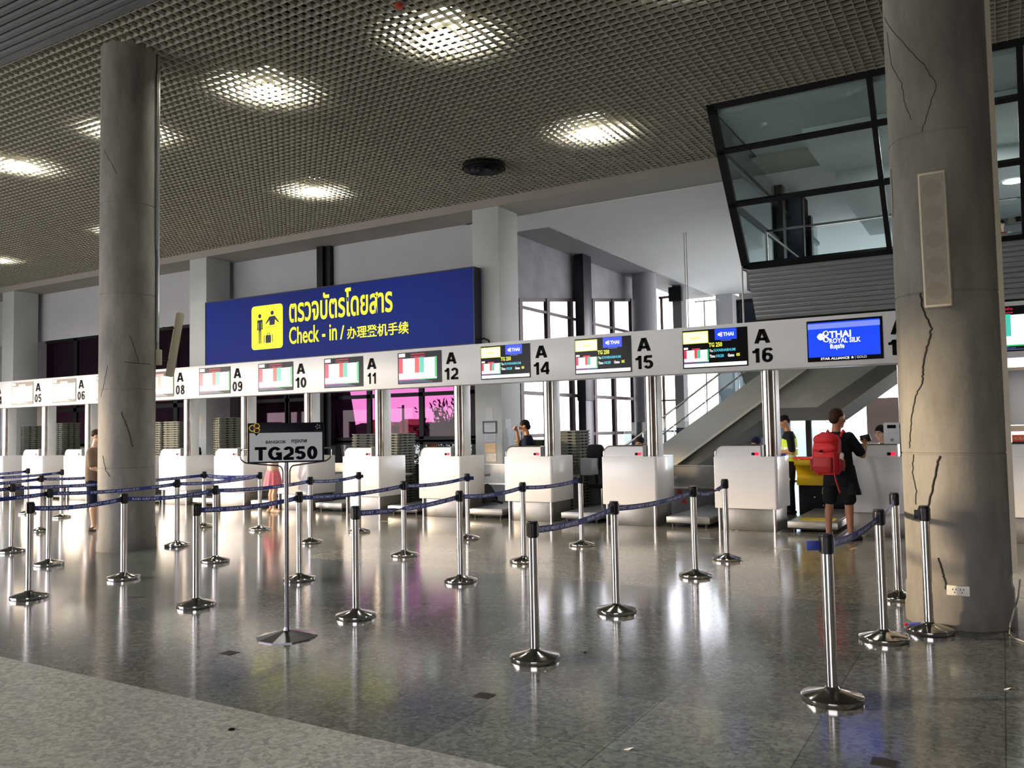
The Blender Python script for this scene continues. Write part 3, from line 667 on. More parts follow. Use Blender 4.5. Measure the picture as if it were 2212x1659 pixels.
# ------------------------------------------------------------------ big blue sign between the pillars
BLUE = mat('sign_blue', lin(4, 34, 122), .5, emit=lin(4, 40, 150), es=.05, spec=.2)  # the sign is unlit; a faint glow is added to its blue
YEL = mat('sign_yellow', lin(250, 248, 40), .5, emit=lin(250, 250, 50), es=.30)  # glow added to lift the yellow of the unlit lettering
sx0, sx1, sz0, sz1, sy = -20.34, -10.86, 3.66, 5.49, 16.8
sg = thing('check_in_sign', 'large blue sign with yellow lettering in Thai, English and Chinese', 'sign', ((sx0+sx1)/2, sy, sz0))
g = MB(); g.box(sx0, sx1, sy, sy+.3, sz0, sz1); g.build('sign_box', BLUE, sg)
g = MB()
for a, b, c, d in ((sx0-.03, sx1+.03, sz1, sz1+.03), (sx0-.03, sx1+.03, sz0-.03, sz0), (sx0-.03, sx0, sz0, sz1), (sx1, sx1+.03, sz0, sz1)): g.box(a, b, sy-.01, sy+.31, c, d)
g.build('sign_frame', mat('sign_edge', lin(30, 34, 60), .4), sg)
def SP(px, py): q = at(px, py, Y=sy); return q.x, q.z
pu, pd = SP(544, 664), SP(611, 752)
yy = sy-.006
g = MB(); g.prism(rrect(SP(544, 700)[0], SP(611, 700)[0], SP(575, 754)[1], SP(578, 659)[1], .11), 'y', sy-.008, sy); pg = g.build('pictogram_panel', YEL, sg)
px0, px1, pz0, pz1 = SP(544, 700)[0], SP(611, 700)[0], SP(575, 754)[1], SP(578, 659)[1]
PX = lambda u: px0+(px1-px0)*u; PZ = lambda v: pz0+(pz1-pz0)*v; pw = px1-px0; ph = pz1-pz0
NAVY = mat('sign_navy', lin(18, 26, 90), .5, var=0); yb = sy-.0105
def pic(name, polys):
    q = MB()
    for P in polys: q.prism([(PX(a), PZ(b)) for a, b in P], 'y', yb, yb+.003)
    return q.build(name, NAVY, pg)
circ = lambda cx, cy, r: [(cx+r*math.cos(i*PI/9), cy+r*math.sin(i*PI/9)*pw/ph) for i in range(18)]
pic('passenger_figure', [circ(.27, .765, .05), [(.19, .67), (.36, .68), (.36, .45), (.325, .45), (.325, .62), (.315, .62), (.315, .42), (.235, .42), (.235, .61), (.222, .61), (.222, .44), (.185, .44)], [(.235, .42), (.268, .42), (.264, .13), (.24, .13)], [(.282, .42), (.315, .42), (.315, .135), (.29, .135)]])
pic('agent_figure', [circ(.67, .81, .05), [(.58, .73), (.75, .74), (.885, .595), (.87, .575), (.755, .66), (.75, .54), (.585, .53), (.585, .65), (.47, .565), (.455, .58)]])
pic('counter_line', [[(.16, .475), (.82, .50), (.82, .493), (.16, .468)]])
pic('suitcase', [rrect(.46, .63, .135, .315, .02, 2), [(.40, .14), (.42, .14), (.42, .315), (.40, .315)], [(.665, .145), (.685, .145), (.685, .32), (.665, .32)], [(.50, .315), (.515, .315), (.515, .345), (.575, .348), (.575, .318), (.59, .318), (.59, .362), (.50, .358)]])
fit_text('thai_line', 'ตรวจบัตรโดยสาร', SP(625, 675)[0], SP(848, 650)[0], SP(735, 681)[1]-.06, SP(735, 640)[1]+.20, yy, YEL, sg, .018, .002, 4)
e1, e2 = SP(625, 727)[0], SP(728, 718)[0]
fit_text('english_line', 'Check - in', e1, e2, SP(680, 739)[1], SP(680, 706)[1]+.06, yy, YEL, sg, .012, .002, 4)
fit_text('slash', '/', SP(735, 720)[0], SP(744, 720)[0], SP(740, 733)[1], SP(740, 703)[1], yy, YEL, sg, .012, .002)
fit_text('chinese_line', '办理登机手续', SP(750, 715)[0], SP(883, 708)[0], SP(816, 727)[1], SP(816, 700)[1], yy, YEL, sg, .012, .002, 3)
g = MB(); g.tube([at(1030, 735, Y=16.85), at(1046, 731, Y=17.0), at(1056, 736, Y=17.1), at(1058, 748, Y=17.12)], .02, 6)
tag(g.build('sign_cable', BLACKP, None, True), 'short black cable from the blue sign to the pillar', 'cable')
# ------------------------------------------------------------------ baggage scales in the gaps, collector conveyor behind
SCT = mat('scale_top', (.34, .36, .40), .35, .8, var=.12, scale=7)
for k in range(-1, 11):
    c = RX(k)+.10; w = .70; o = Vector((c, 12.75, 0))
    lb = 'low steel baggage scale between counters A %s and A %s' % (NUM[k], NUM[k-1]) if k > -1 else 'low steel baggage scale right of counter A 17'
    t = thing('baggage_scale', lb, 'scale', o, 'steel baggage scales between the counters')
    g = MB(); g.box(0, w, 0, 2.05, .07, .165); g.build('platform', PLIN, t, False, .006, o)
    g = MB(); g.box(.03, w-.03, .03, 2.02, .165, .172); g.build('weighing_plate', SCT, t, False, 0, o)
    g = MB(); g.box(.05, w-.05, .06, 2.0, .045, .07); g.build('underframe', BLACKP, t, False, 0, o)
    for a, b in ((.08, .1), (w-.08, .1), (.08, 1.9), (w-.08, 1.9)):
        g = MB(); g.cyl((a, b, 0), (a, b, .05), .025, 10); g.build('foot', BLACKP, t, True, 0, o)
    if k == 0:
        g = MB(); g.prism([(p[0], p[1]) for p in rrect(.10, .62, .10, .55, .08)], 'z', .172, .1735); g.build('yellow_patch', mat('yellow_paint', lin(190, 165, 40), .6), t, False, 0, o)
g = MB(); g.box(-26, -3.75, 15.0, 15.06, .47, .85); t = thing('collector_conveyor', 'long steel baggage conveyor running behind the counters', 'conveyor', (-15, 15, 0))
g.build('upper_panel', DBRUSH, t)
g = MB(); g.box(-26, -3.75, 14.97, 15.06, .44, .47); g.box(-26, -3.75, 14.98, 15.06, .85, .868); g.build('trim', BRUSH, t)
g = MB(); g.box(-26, -3.75, 15.02, 15.06, 0, .44); g.build('lower_panel', mat('panel_grey', lin(120, 122, 122), .4, .3), t)
g = MB(); g.box(-26, -3.75, 15.06, 16.0, .74, .78); g.build('belt_bed', BLACKP, t)
# small red fragile marks on the conveyor
for px, py, s in ((1467, 1062, .05), (1541, 1056, .05), (1478, 1083, .055), (1265, 1055, .05)):
    q = at(px, py, Y=15.012); g = MB(); g.prism([(q.x-s, q.z-s*.7), (q.x+s, q.z-s*.7), (q.x+s*.25, q.z+s*.8), (q.x-s*.4, q.z+s*.6)], 'y', 15.009, 15.019)
    tag(g.build('red_sticker', mat('sticker_red', lin(200, 40, 40), .6)), {1467: 'red sticker on the conveyor between A 15 and A 16, left upper one', 1541: 'red sticker on the conveyor beside counter A 16', 1478: 'red triangular sticker lowest on the conveyor between A 15 and A 16', 1265: 'red sticker on the conveyor between A 14 and A 15'}[px], 'sticker', 'red stickers on the conveyor')
# ------------------------------------------------------------------ stacks of baggage trays
TRAY = mat('tray_grey', lin(94, 97, 86), .55, var=.05)
def tray_mesh(o, w=.66, d=.60, h=.115):
    t = thing('baggage_tray', 'grey plastic baggage tray', 'tray', o, None)
    g = MB(); a = .045
    r0 = rrect(-w/2+a, w/2-a, -d/2+a, d/2-a, .05, 2); r1 = rrect(-w/2+.012, w/2-.012, -d/2+.012, d/2-.012, .06, 2); r2 = rrect(-w/2, w/2, -d/2, d/2, .06, 2)
    i1 = rrect(-w/2+.02, w/2-.02, -d/2+.02, d/2-.02, .055, 2); i0 = rrect(-w/2+a+.008, w/2-a-.008, -d/2+a+.008, d/2-a-.008, .045, 2)
    rings = [(r0, 0), (r1, h-.022), (r2, h-.022), (r2, h), (i1, h), (i0, .008)]; n = len(r0); k0 = len(g.v)
    for R, z in rings: g.v += [(x, y, z) for x, y in R]
    for j in range(len(rings)-1):
        for i in range(n): g.f.append((k0+j*n+i, k0+j*n+(i+1) % n, k0+(j+1)*n+(i+1) % n, k0+(j+1)*n+i))
    g.f.append(tuple(range(k0+n-1, k0-1, -1))); g.f.append(tuple(range(k0+5*n, k0+6*n)))
    g.build('shell', TRAY, t, False, 0, o)
    q = MB()
    for s in (-1, 1):
        for u in (-.14, .14):
            q.box(u-.035, u+.035, s*(d/2-.022)-.012, s*(d/2-.022)+.012, h-.05, h-.024); q.box(s*(w/2-.022)-.012, s*(w/2-.022)+.012, u*.6-.03, u*.6+.03, h-.05, h-.024)
    q.build('hand_slots', BLK, t, False, 0, o)
    return t
tproto = None
def ordinal(i): return {1: 'topmost', 2: 'second from the top', 3: 'third from the top'}.get(i) or '%d%s from the top' % (i, 'th' if i % 100 in (11, 12, 13) else {1: 'st', 2: 'nd', 3: 'rd'}.get(i % 10, 'th'))
def stack(x, y, rz, n, z0, desc, grp, base=None, pitch=.057, jit=.006):
    global tproto
    for i in range(n):
        o = Vector((x+random.uniform(-jit, jit), y+random.uniform(-jit, jit), z0+i*pitch))
        if tproto is None: tproto = tray_mesh(o); r = tproto
        else: r = dup(tproto, o)
        r['label'] = 'grey tray, %s, %s' % (ordinal(n-i), desc); r['group'] = grp; r.rotation_euler = (0, 0, rz+random.uniform(-.012, .012))
    if base:
        t = thing('tray_trolley', base, 'trolley', (x, y, 0)); g = MB(); g.box(-.30, .30, -.27, .27, .10, z0-.004); g.build('box', DBRUSH, t, False, .01, (x, y, 0))
        for a in (-.24, .24):
            for b in (-.2, .2): g = MB(); g.cyl((a-.015, b, .05), (a+.015, b, .05), .05, 14); g.build('wheel', BLACKP, t, True, 0, (x, y, 0))
stack(-11.32, 14.35, 0, 26, .004, 'right stack by counter A 11', 'trays in the right stack by A 11')
stack(-12.0, 14.35, 0, 26, .004, 'left stack by counter A 11', 'trays in the left stack by A 11')
stack(-7.2, 14.45, .04, 26, .004, 'stack right of the A 14 pole', 'trays in the stack right of the A 14 pole')
stack(-7.98, 14.5, -.3, 23, .004, 'stack by the person at A 14', 'trays in the stack left of the A 14 pole')
stack(-16.62, 14.4, -.5, 20, .80, 'stack behind counter A 09', 'trays in the stack behind A 09', 'grey trolley under the trays behind counter A 09')
stack(-25.1, 14.4, -.45, 19, .80, 'sunlit stack left of A 05 pole', 'trays in the sunlit stack at A 05', 'grey trolley under the sunlit trays behind counter A 05')
stack(-23.45, 14.4, 0, 20, .80, 'dark stack right of A 05 pole', 'trays in the dark stack beside A 05', 'grey trolley under the dark trays right of the A 05 pole')
stack(-19.1, 14.4, 0, 19, .80, 'left stack behind counter A 08', 'trays in the bright left stack at A 08', 'grey trolley under the left trays behind counter A 08')
stack(-18.4, 14.4, 0, 19, .80, 'right stack behind counter A 08', 'trays in the bright right stack at A 08', 'grey trolley under the right trays behind counter A 08')
# ------------------------------------------------------------------ queue stanchions and belts
PH = .955
def stan_meshes():
    M_ = {}
    g = MB(); g.lathe([(.0335, .045), (.0335, PH-.012)], n=28); M_['post'] = g.mesh('post')
    g = MB(); g.lathe([(.172, 0), (.174, .006), (.174, .030), (.168, .036), (.05, .066), (.042, .072), (.036, .085), (.0345, .085)], n=48); M_['base'] = g.mesh('base')
    g = MB(); g.lathe([(.036, PH-.018), (.038, PH-.012), (.038, PH-.004), (.033, PH), (.004, PH)], n=28); M_['cap'] = g.mesh('cap')
    g = MB()
    for a in range(4):
        d = Vector((math.cos(a*PI/2), math.sin(a*PI/2), 0)); t_ = Vector((-d.y, d.x, 0))
        g.obox(d*.037+Vector((0, 0, PH-.062)), d*.005, t_*.014, (0, 0, .045))
    g.lathe([(.0345, PH-.115), (.0352, PH-.11), (.0352, PH-.02), (.0345, PH-.016)], n=28, cap=False); M_['belt_head'] = g.mesh('belt_head')
    g = MB(); g.obox((.055, 0, PH-.066), (.022, 0, 0), (0, .016, 0), (0, 0, .032)); M_['belt_clip'] = g.mesh('belt_clip')
    return M_
SMESH = stan_meshes()
SM = {'post': CHROME, 'base': CHROME, 'cap': BLACKP, 'belt_head': BLACKP, 'belt_clip': BLACKP}
STN = {}
def stanchion(key, x, y, label, rz=0.0, clip=False):
    t = thing('queue_stanchion', label, 'stanchion', (x, y, 0), 'chrome queue stanchions with blue belts'); t.rotation_euler = (0, 0, 0)
    for nm in ('post', 'base', 'cap', 'belt_head'): link(nm, SMESH[nm], SM[nm], t, True, (x, y, 0))
    STN[key] = (t, Vector((x, y, 0)), label)
    return t
LINES = {
 'A': ('belt line beside the cracked right column', [('S28', -.917, 5.165), ('S29', -.82, 6.741), ('S31', -.88, 8.35)]),
 'B': ('belt line ending before counter A 16', [('S23', -2.861, 5.14), ('S25', -2.945, 6.752), ('S26', -2.876, 8.692), ('S27', -2.89, 9.916)]),
 'C': ('belt line ending before counter A 14', [('S18', -4.877, 5.608), ('S21', -4.993, 7.392), ('S22', -5.011, 8.774), ('S24', -4.987, 10.322)]),
 'D': ('belt line ending before counter A 12', [('S10', -6.556, 5.309), ('S15', -6.653, 6.734), ('S19', -6.674, 8.605), ('S20', -6.814, 10.297)]),
 'E': ('belt line ending before counter A 11', [('S1', -8.448, 4.834), ('S8', -8.555, 5.948), ('S11', -8.587, 7.239), ('S14', -8.729, 9.062), ('S17', -8.891, 10.313)]),
 'F': ('belt line ending beside the pink skirt', [('S2', -10.38, 6.18), ('S9', -10.34, 8.04), ('S13', -10.693, 9.927)]),
 'G': ('belt line ending before counter A 08', [('S3', -12.059, 6.645), ('S12', -11.978, 9.858)]),
 'H': ('belt line passing behind the left column', [('S4', -14.163, 8.284), ('S32', -14.2, 9.95)]),
}
ORD = ['nearest', 'second', 'third', 'fourth', 'fifth']
for L_, (desc, posts) in LINES.items():
    for i, (k, x, y) in enumerate(posts):
        w = 'nearest chrome stanchion of the ' if i == 0 else ('farthest chrome stanchion of the ' if i == len(posts)-1 else ORD[i]+' chrome stanchion of the ')
        stanchion(k, x, y, w+desc)
stanchion('S30', -.548, 7.137, 'chrome stanchion standing right against the cracked right column, no belt attached')
stanchion('S5', -17.757, 10.101, 'farthest left chrome stanchion, before counter A 05')
stanchion('S6', -16.16, 9.864, 'chrome stanchion far left before counter A 06')
# posts just outside the left edge that the far-left belts run to
stanchion('L1', -10.55, 4.45, 'chrome stanchion outside the left edge, start of the belt line beside the pink skirt')
stanchion('L2', -12.1, 5.0, 'chrome stanchion outside the left edge, start of the line to counter A 08')
stanchion('L3', -14.15, 6.5, 'chrome stanchion outside the left edge, start of the line behind the left column')
stanchion('L4', -16.2, 8.0, 'chrome stanchion outside the left edge, start of the belt to the A 06 post')
stanchion('L5', -17.8, 8.3, 'chrome stanchion outside the left edge, start of the belt to the A 05 post')
BH = .048
BTXT = text_mesh('KRABI AIRPORT   DEPARTMENT OF AIRPORTS', 1.0, .012, res=1, extr=.0)
_xs = [v.co.x for v in BTXT.vertices]; _zs = [v.co.z for v in BTXT.vertices]
bx0, bx1, bz0, bz1 = min(_xs), max(_xs), min(_zs), max(_zs)
BV = [((v.co.x-bx0)/(bx1-bx0), (v.co.z-bz0)/(bz1-bz0)) for v in BTXT.vertices]; BF = [tuple(p.vertices) for p in BTXT.polygons]
def belt(k0, k1, sag=.03, twist=None, phase=None, flip=1):
    """belt drawn out of stanchion k0 and clipped to k1; twist = fraction along it where the belt turns over"""
    t, a, lb = STN[k0]; _, b, _2 = STN[k1]
    d = (b-a).normalized(); n_ = Vector((d.y, -d.x, 0))
    A = a+d*.04; B = b-d*.04; Ln = (B-A).length; N = 40; zc = PH-.066
    def fr(u):
        p = A.lerp(B, u); z = zc-sag*4*u*(1-u)
        ang = 0.
        if twist is not None:
            s = max(0, min(1, (u-twist+.16)/.32)); ang = PI*(3*s*s-2*s**3)
        return Vector((p.x, p.y, z)), n_*math.sin(ang)+Vector((0, 0, 1))*math.cos(ang), n_*math.cos(ang)-Vector((0, 0, 1))*math.sin(ang)
    g = MB(); th = .0012
    for i in range(N+1):
        p, up, nn = fr(i/N)
        g.v += [tuple(p+up*BH/2+nn*th), tuple(p-up*BH/2+nn*th), tuple(p-up*BH/2-nn*th), tuple(p+up*BH/2-nn*th)]
    for i in range(N):
        for j in range(4): g.f.append((i*4+j, i*4+(j+1) % 4, i*4+4+(j+1) % 4, i*4+4+j))
    g.f += [(3, 2, 1, 0), (N*4, N*4+1, N*4+2, N*4+3)]
    o = g.build('belt', BELT, t)
    per = 1.34; q = MB(); s0 = -(random.random()*per if phase is None else phase)
    while s0 < Ln:
        for sd in (1, -1):
            vs = []; ok = []
            for (u, v) in BV:
                s = s0+u*1.14 if sd == 1 else Ln-(s0+u*1.14)
                p, up, nn = fr(min(max(s/Ln, 0), 1)); vs.append(p+up*(v-.5)*.026+nn*sd*(th+.0008)); ok.append(0.05 < s < Ln-.06)
            k = len(q.v); q.v += [tuple(v) for v in vs]; q.f += [tuple(i+k for i in f) for f in BF if all(ok[i] for i in f)]
        s0 += per
    me = bpy.data.meshes.new('lettering'); me.from_pydata(q.v, [], q.f); link('lettering', me, BELTX, o)
    # end clip on the receiving post
    g = MB(); c = b-d*.052+Vector((0, 0, zc)); g.obox(c, d*.016, n_*.008, (0, 0, .031)); g.build('end_clip', BLACKP, o)
for L_, (desc, posts) in LINES.items():
    for i in range(len(posts)-1):
        k0, k1 = posts[i][0], posts[i+1][0]
        tw = {('S18', 'S21'): .38, ('S26', 'S27'): .72}.get((k0, k1))
        belt(k0, k1, .06 if k1 == 'S27' else .03, tw)
for a, b in (('L1', 'S2'), ('L2', 'S3'), ('L3', 'S4'), ('L4', 'S6'), ('L5', 'S5')): belt(a, b)
belt('S12', 'S13', .02); belt('S12', 'S13', .05)
# free belt ends
def stub(k, ang, lb=None, m=BELT, w=.075, h=.055):
    t, a, _ = STN[k]; d = Vector((math.cos(ang), math.sin(ang), 0)); n_ = Vector((-d.y, d.x, 0))
    g = MB(); g.obox(a+d*(.04+w/2)+Vector((0, 0, PH-.068)), d*w/2, n_*.007, (0, 0, h/2)); g.build('belt_end', m, t, False, .003)
stub('S28', PI+.45); stub('S30', PI+.1, m=BLACKP, w=.03, h=.07); stub('S20', .35, w=.06); stub('S17', .4, m=BLACKP, w=.035, h=.05)
# ------------------------------------------------------------------ flight sign stand
bx, by = -4.918, 4.84
u = Vector((.408, .416, 0)).normalized(); fdir = Vector((u.y, -u.x, 0))   # along the board; towards the camera
st = thing('flight_sign_stand', 'chrome floor stand with the black and white board TG250 Bangkok', 'sign', (bx, by, 0)); B0 = Vector((bx, by, 0))
STEEL = mat('grey_steel', (.20, .20, .22), .25, 1.0, var=.05)
g = MB(); g.lathe([(.235, 0), (.235, .008), (.03, .055), (.022, .08)], B0, 10); g.build('base', STEEL, st)
g = MB(); g.cyl(B0+Vector((0, 0, .05)), B0+Vector((0, 0, 1.385)), .018, 16); g.build('pole', STEEL, st, True)
zb, zt = 1.365, 1.68; hw = .292
c = B0+Vector((0, 0, (zb+zt)/2))+fdir*.022
g = MB(); g.obox(c, u*hw, fdir*.012, (0, 0, (zt-zb)/2)); bd = g.build('board', mat('board_black', (.004, .004, .012), .45, spec=.2), st, False, .004)
g = MB(); cz = zb+.012+(.225)/2; g.obox(B0+fdir*.0355+Vector((0, 0, cz)), u*(hw-.014), fdir*.0012, (0, 0, .1125)); g.build('white_face', mat('board_face', lin(236, 240, 240), .45, var=.01), bd)
def on_board(me_o, off=.038):
    for v in me_o.data.vertices:
        p = B0+u*v.co.x+fdir*(off-v.co.y)+Vector((0, 0, v.co.z)); v.co = p
NV = mat('letter_navy', (.003, .003, .010), .6, var=0, spec=.08)
def bt_(name, body, x0, x1, z0, z1, m=NV, bold=.02):
    me = fit_text(name, body, x0, x1, z0, z1, 0, m, bd, bold, .001, 4); on_board(me); return me
fn = fit_strokes('flight_number', 'TG250', -.238, .240, 1.386, 1.492, 0, NV, bd, .215, .075, .002); on_board(fn)
bt_('city_name', 'BANGKOK', -.155, .000, 1.517, 1.541, bold=.02); bt_('thai_city_name', 'กรุงเทพ', .040, .160, 1.509, 1.546, bold=.02)
GOLD = mat('emblem_gold', lin(225, 195, 40), .4, .3)
def bpoly(name, P, m, off): 
    q = MB(); q.prism(P, 'y', -.001, .001); o = q.build(name, m, bd); on_board(o, off); return o
bpoly('notch', [(-.245, 1.603), (-.205, 1.603), (-.225, 1.580)], NV, .0375)
def petal2(cx, cz, ang, ln, wd):
    P = [(ln*i/16, wd*math.sin(PI*i/16)**.7) for i in range(17)]+[(ln*i/16, -wd*math.sin(PI*i/16)**.7) for i in range(15, 0, -1)]
    return [(cx+a*math.cos(ang)-b*math.sin(ang), cz+a*math.sin(ang)+b*math.cos(ang)) for a, b in P]
for a, l, w in ((PI, .050, .027), (PI*.34, .042, .024), (-PI*.34, .042, .024)):
    bpoly('emblem_petal', petal2(-.232, 1.640, a, l, w), GOLD, .0362); bpoly('emblem_petal_inner', petal2(-.232+.006*math.cos(a), 1.640+.006*math.sin(a), a, l*.74, w*.74), mat('board_black', (.008, .008, .02)), .0366)
bpoly('emblem_centre', [(-.238+.012*math.cos(i*PI/8), 1.640+.012*math.sin(i*PI/8)) for i in range(16)], mat('emblem_red', lin(190, 70, 30), .5), .037)
for i in range(5):
    a = PI/2+i*2*PI/5+.2; cx, cz = .245, 1.645
    bpoly('star_point', [(cx+.010*math.cos(a-.35), cz+.010*math.sin(a-.35)), (cx+.024*math.cos(a), cz+.024*math.sin(a)), (cx+.014*math.cos(a+.55), cz+.014*math.sin(a+.55))], mat('star_silver', lin(200, 204, 210), .4), .0366)
bt_('alliance_name', 'STAR ALLIANCE', .215, .277, 1.610, 1.6155, mat('dim_letters', lin(95, 95, 110), .5, var=0), .01)
for s in (-1, 1):
    q = MB(); pt = lambda a, z: B0+u*a*s+Vector((0, 0, z))
    path = [pt(.027, 1.20), pt(.027, 1.29)]+[pt(.027+.035*(1-math.cos(i*PI/12)), 1.29+.05*math.sin(i*PI/12)) for i in range(1, 7)]+[pt(.30, 1.368)]+[pt(.30+.045*math.sin(i*PI/12), 1.368+.02*i/6+.045*(1-math.cos(i*PI/12))*.6) for i in range(1, 7)]+[pt(.347, 1.455)]+[pt(.347-.02*(1-math.cos(i*PI/8)), 1.455+.02*math.sin(i*PI/8)) for i in range(1, 5)]+[pt(.285, 1.474)]
    q.tube(path, .006, 8); q.build('bracket_arm', CHROME, st, True)
# ------------------------------------------------------------------ small things on the floor
for x, y, lb in ((-2.76, 4.32, 'black square marker on the floor, in the middle of the foreground'), (-4.95, 4.30, 'black square marker on the floor, near the sign stand'), (-.55, 4.34, 'black square marker on the floor at the bottom right edge')):
    g = MB(); g.box(x-.055, x+.055, y-.05, y+.05, .0, .002); tag(g.build('floor_marker', mat('marker_black', (.012, .012, .012), .8)), lb, 'marker', 'black floor markers')
for px, py, lb, s in ((500, 1576, 'tiny dark scrap on the pale floor band at lower left', .02), (1264, 1410, 'tiny dark crumb on the floor behind the nearest middle stanchion', .012)):
    q = at(px, py, z=0); g = MB(); g.lathe([(s, 0), (s*.7, .006), (.001, .008)], q, 7); tag(g.build('floor_scrap', BLK), lb, 'scrap')
def paper(px, py, s, lb, m=None, rz=.4):
    q = at(px, py, z=0); g = MB(); c, sn = math.cos(rz)*s, math.sin(rz)*s
    g.add([(q.x-c, q.y-sn, .001), (q.x+sn*.6, q.y-c*.6, .004), (q.x+c, q.y+sn, .012), (q.x-sn*.6, q.y+c*.6, .003), (q.x-c, q.y-sn, .003), (q.x+sn*.6, q.y-c*.6, .006), (q.x+c, q.y+sn, .014), (q.x-sn*.6, q.y+c*.6, .005)], [(0, 1, 2, 3), (7, 6, 5, 4), (0, 4, 5, 1), (1, 5, 6, 2), (2, 6, 7, 3), (3, 7, 4, 0)])
    tag(g.build('paper_scrap', m or mat('paper_white', lin(228, 228, 222), .7)), lb, 'litter')
paper(1358, 1620, .025, 'small white paper scrap on the floor at the bottom centre')
paper(2176, 1490, .02, 'tiny pale scrap on the floor at the right edge')
for i, (px, py) in enumerate(((1568, 1145), (1577, 1146), (1584, 1144), (1592, 1147))):
    paper(px, py, .028, ['white crumpled paper left of three others at the foot of counter A 16', 'second crumpled paper from the left at the foot of counter A 16', 'third crumpled paper from the left at the foot of counter A 16', 'rightmost crumpled paper at the foot of counter A 16'][i], None, i*.9)
paper(1029, 1113, .025, 'crumpled pale paper under the scale between A 12 and A 14, left one'); paper(1062, 1114, .025, 'crumpled pale paper under the scale between A 12 and A 14, right one')
paper(1868, 1158, .04, 'yellowish crumpled paper on the floor right of the man with the red backpack', mat('paper_yellow', lin(215, 215, 160), .7))
for px, py, lb in ((1690, 1186, 'worn tape mark on the floor before counter A 16'), (832, 1126, 'worn pale tape mark on the floor right of the A 11 counter foot'), (1030, 1136, 'worn pale tape mark on the floor before the A 12 scale'), (1245, 1149, 'worn pale tape mark on the floor between counters A 14 and A 15'), (1526, 1163, 'worn pale tape mark on the floor before counter A 15')):
    q = at(px, py, z=0); g = MB(); g.box(q.x-.1, q.x+.1, q.y-.02, q.y+.03, 0, .0012); tag(g.build('tape_mark', mat('worn_tape', lin(190, 185, 165), .7, var=.2, scale=20)), lb, 'tape')
q = at(1838, 1184, z=0); t = thing('yellow_tape_corner', 'black and yellow tape corner on the floor below the man with the backpack', 'tape', q)
g = MB(); g.box(q.x-.36, q.x+.02, q.y-.03, q.y+.02, 0, .0012); g.build('dark_strip', mat('tape_dark', lin(70, 65, 45), .7, var=.4, scale=12), t)
g = MB(); g.obox(q+Vector((.04, .0, .0008)), (.02, .06, 0), (.014, -.006, 0), (0, 0, .0008)); g.build('yellow_strip', mat('tape_yellow', lin(210, 190, 60), .6), t)
q = at(1979, 1350, z=.05); t = thing('lighter', 'blue and white lighter with a red end lying on a stanchion base', 'lighter', Vector((q.x, q.y, .066)))
qq = STN['S30'][1]+Vector((-.10, -.02, .062))
g = MB(); g.bar(qq+Vector((-.045, -.02, -.004)), qq+Vector((.04, .02, .003)), .02, .012); g.build('body', mat('lighter_blue', lin(120, 130, 230), .3), t)
g = MB(); g.bar(qq+Vector((-.068, -.03, -.008)), qq+Vector((-.045, -.02, -.004)), .018, .012); g.build('red_end', mat('lighter_red', lin(210, 40, 40), .3), t)
t.location = qq; ORG[t.name] = qq
for ch in t.children: ch.location = -qq
# ------------------------------------------------------------------ mezzanine: leaning glass front, louvred apron, room behind
MX0, MX1 = -4.19, 6.0
yT, yB, zT, zB = 14.28, 16.3, 7.2, 4.66
def MP(x, f): return Vector((x, yT+(yB-yT)*f, zT+(zB-zT)*f))     # point on the leaning plane, f = 0 top .. 1 bottom
nrm = Vector((0, -(zT-zB), -(yB-yT))).normalized(); dwn = (MP(0, 1)-MP(0, 0)).normalized()
fT1 = (zT-6.53)/(zT-zB); fT2 = (zT-5.71)/(zT-zB)
fr = MB()
def mbar(a, b, w): fr.bar(a, b, w, .10, nrm)
mbar(MP(MX0, -.01), MP(MX0, 1.01), .15)
for x in (-1.62, .45, 2.6, 4.6): mbar(MP(x, 0), MP(x, 1), .085)
for f, w in ((0, .13), (fT1, .085), (fT2, .085), (.995, .10)): mbar(MP(MX0-.05, f), MP(MX1, f), w)
mz = struct('window_9', fr, DARK, label='leaning glass front of the mezzanine in a black frame')
g = MB(); g.add([MP(MX0, 0), MP(MX1, 0), MP(MX1, 1), MP(MX0, 1)], [(0, 1, 2, 3)]); a = [Vector(v) for v in g.v]; g = MB()
g.add([v-nrm*.006 for v in a]+[v+nrm*.006 for v in a], [(0, 1, 2, 3), (7, 6, 5, 4), (0, 4, 5, 1), (1, 5, 6, 2), (2, 6, 7, 3), (3, 7, 4, 0)])
g.build('pane', glass('mezzanine_glass', (.80, .90, .90), .06), mz)
# side glazing along the left of the room
fr = MB()
for yy, w in ((19.3, .30), (22.6, .26)): fr.box(MX0-.05, MX0+.12, yy-w/2, yy+w/2, zB, 7.2)
fr.bar((MX0, yT, 7.12), (MX0, 24, 7.12), .12); fr.bar((MX0, MP(0, fT1).y, 6.53), (MX0, 24, 6.53), .09); fr.bar((MX0, MP(0, fT2).y, 5.71), (MX0, 24, 5.71), .09); fr.bar((MX0, yB, zB), (MX0, 24, zB), .12)
o = struct('window_10', fr, DARK, label='black framed side glazing of the mezzanine room')
g = MB(); g.prism([(yT, 7.15), (24, 7.15), (24, zB), (yB, zB)], 'x', MX0-.005, MX0+.005); g.build('pane', glass('mezzanine_glass', (.80, .90, .90)), o)
g = MB(); g.box(MX0, MX1, yB, 24.2, zB-.45, zB-.05); struct('floor_mezzanine', g, mat('slab_grey', lin(110, 112, 112), .8))
g = MB(); g.box(-1.5, MX1, 23.6, 23.8, zB, 7.1); struct('wall_mezzanine', g, mat('mezz_wall', lin(150, 152, 158), .75, var=.04))
g = MB(); g.box(MX0+.05, MX1, 14.45, 24.2, 7.09, 7.18); g.box(-3.0, MX1, 16.0, 18.4, 6.86, 7.08); struct('ceiling_mezzanine', g, mat('mezz_ceiling', lin(215, 222, 220), .8))
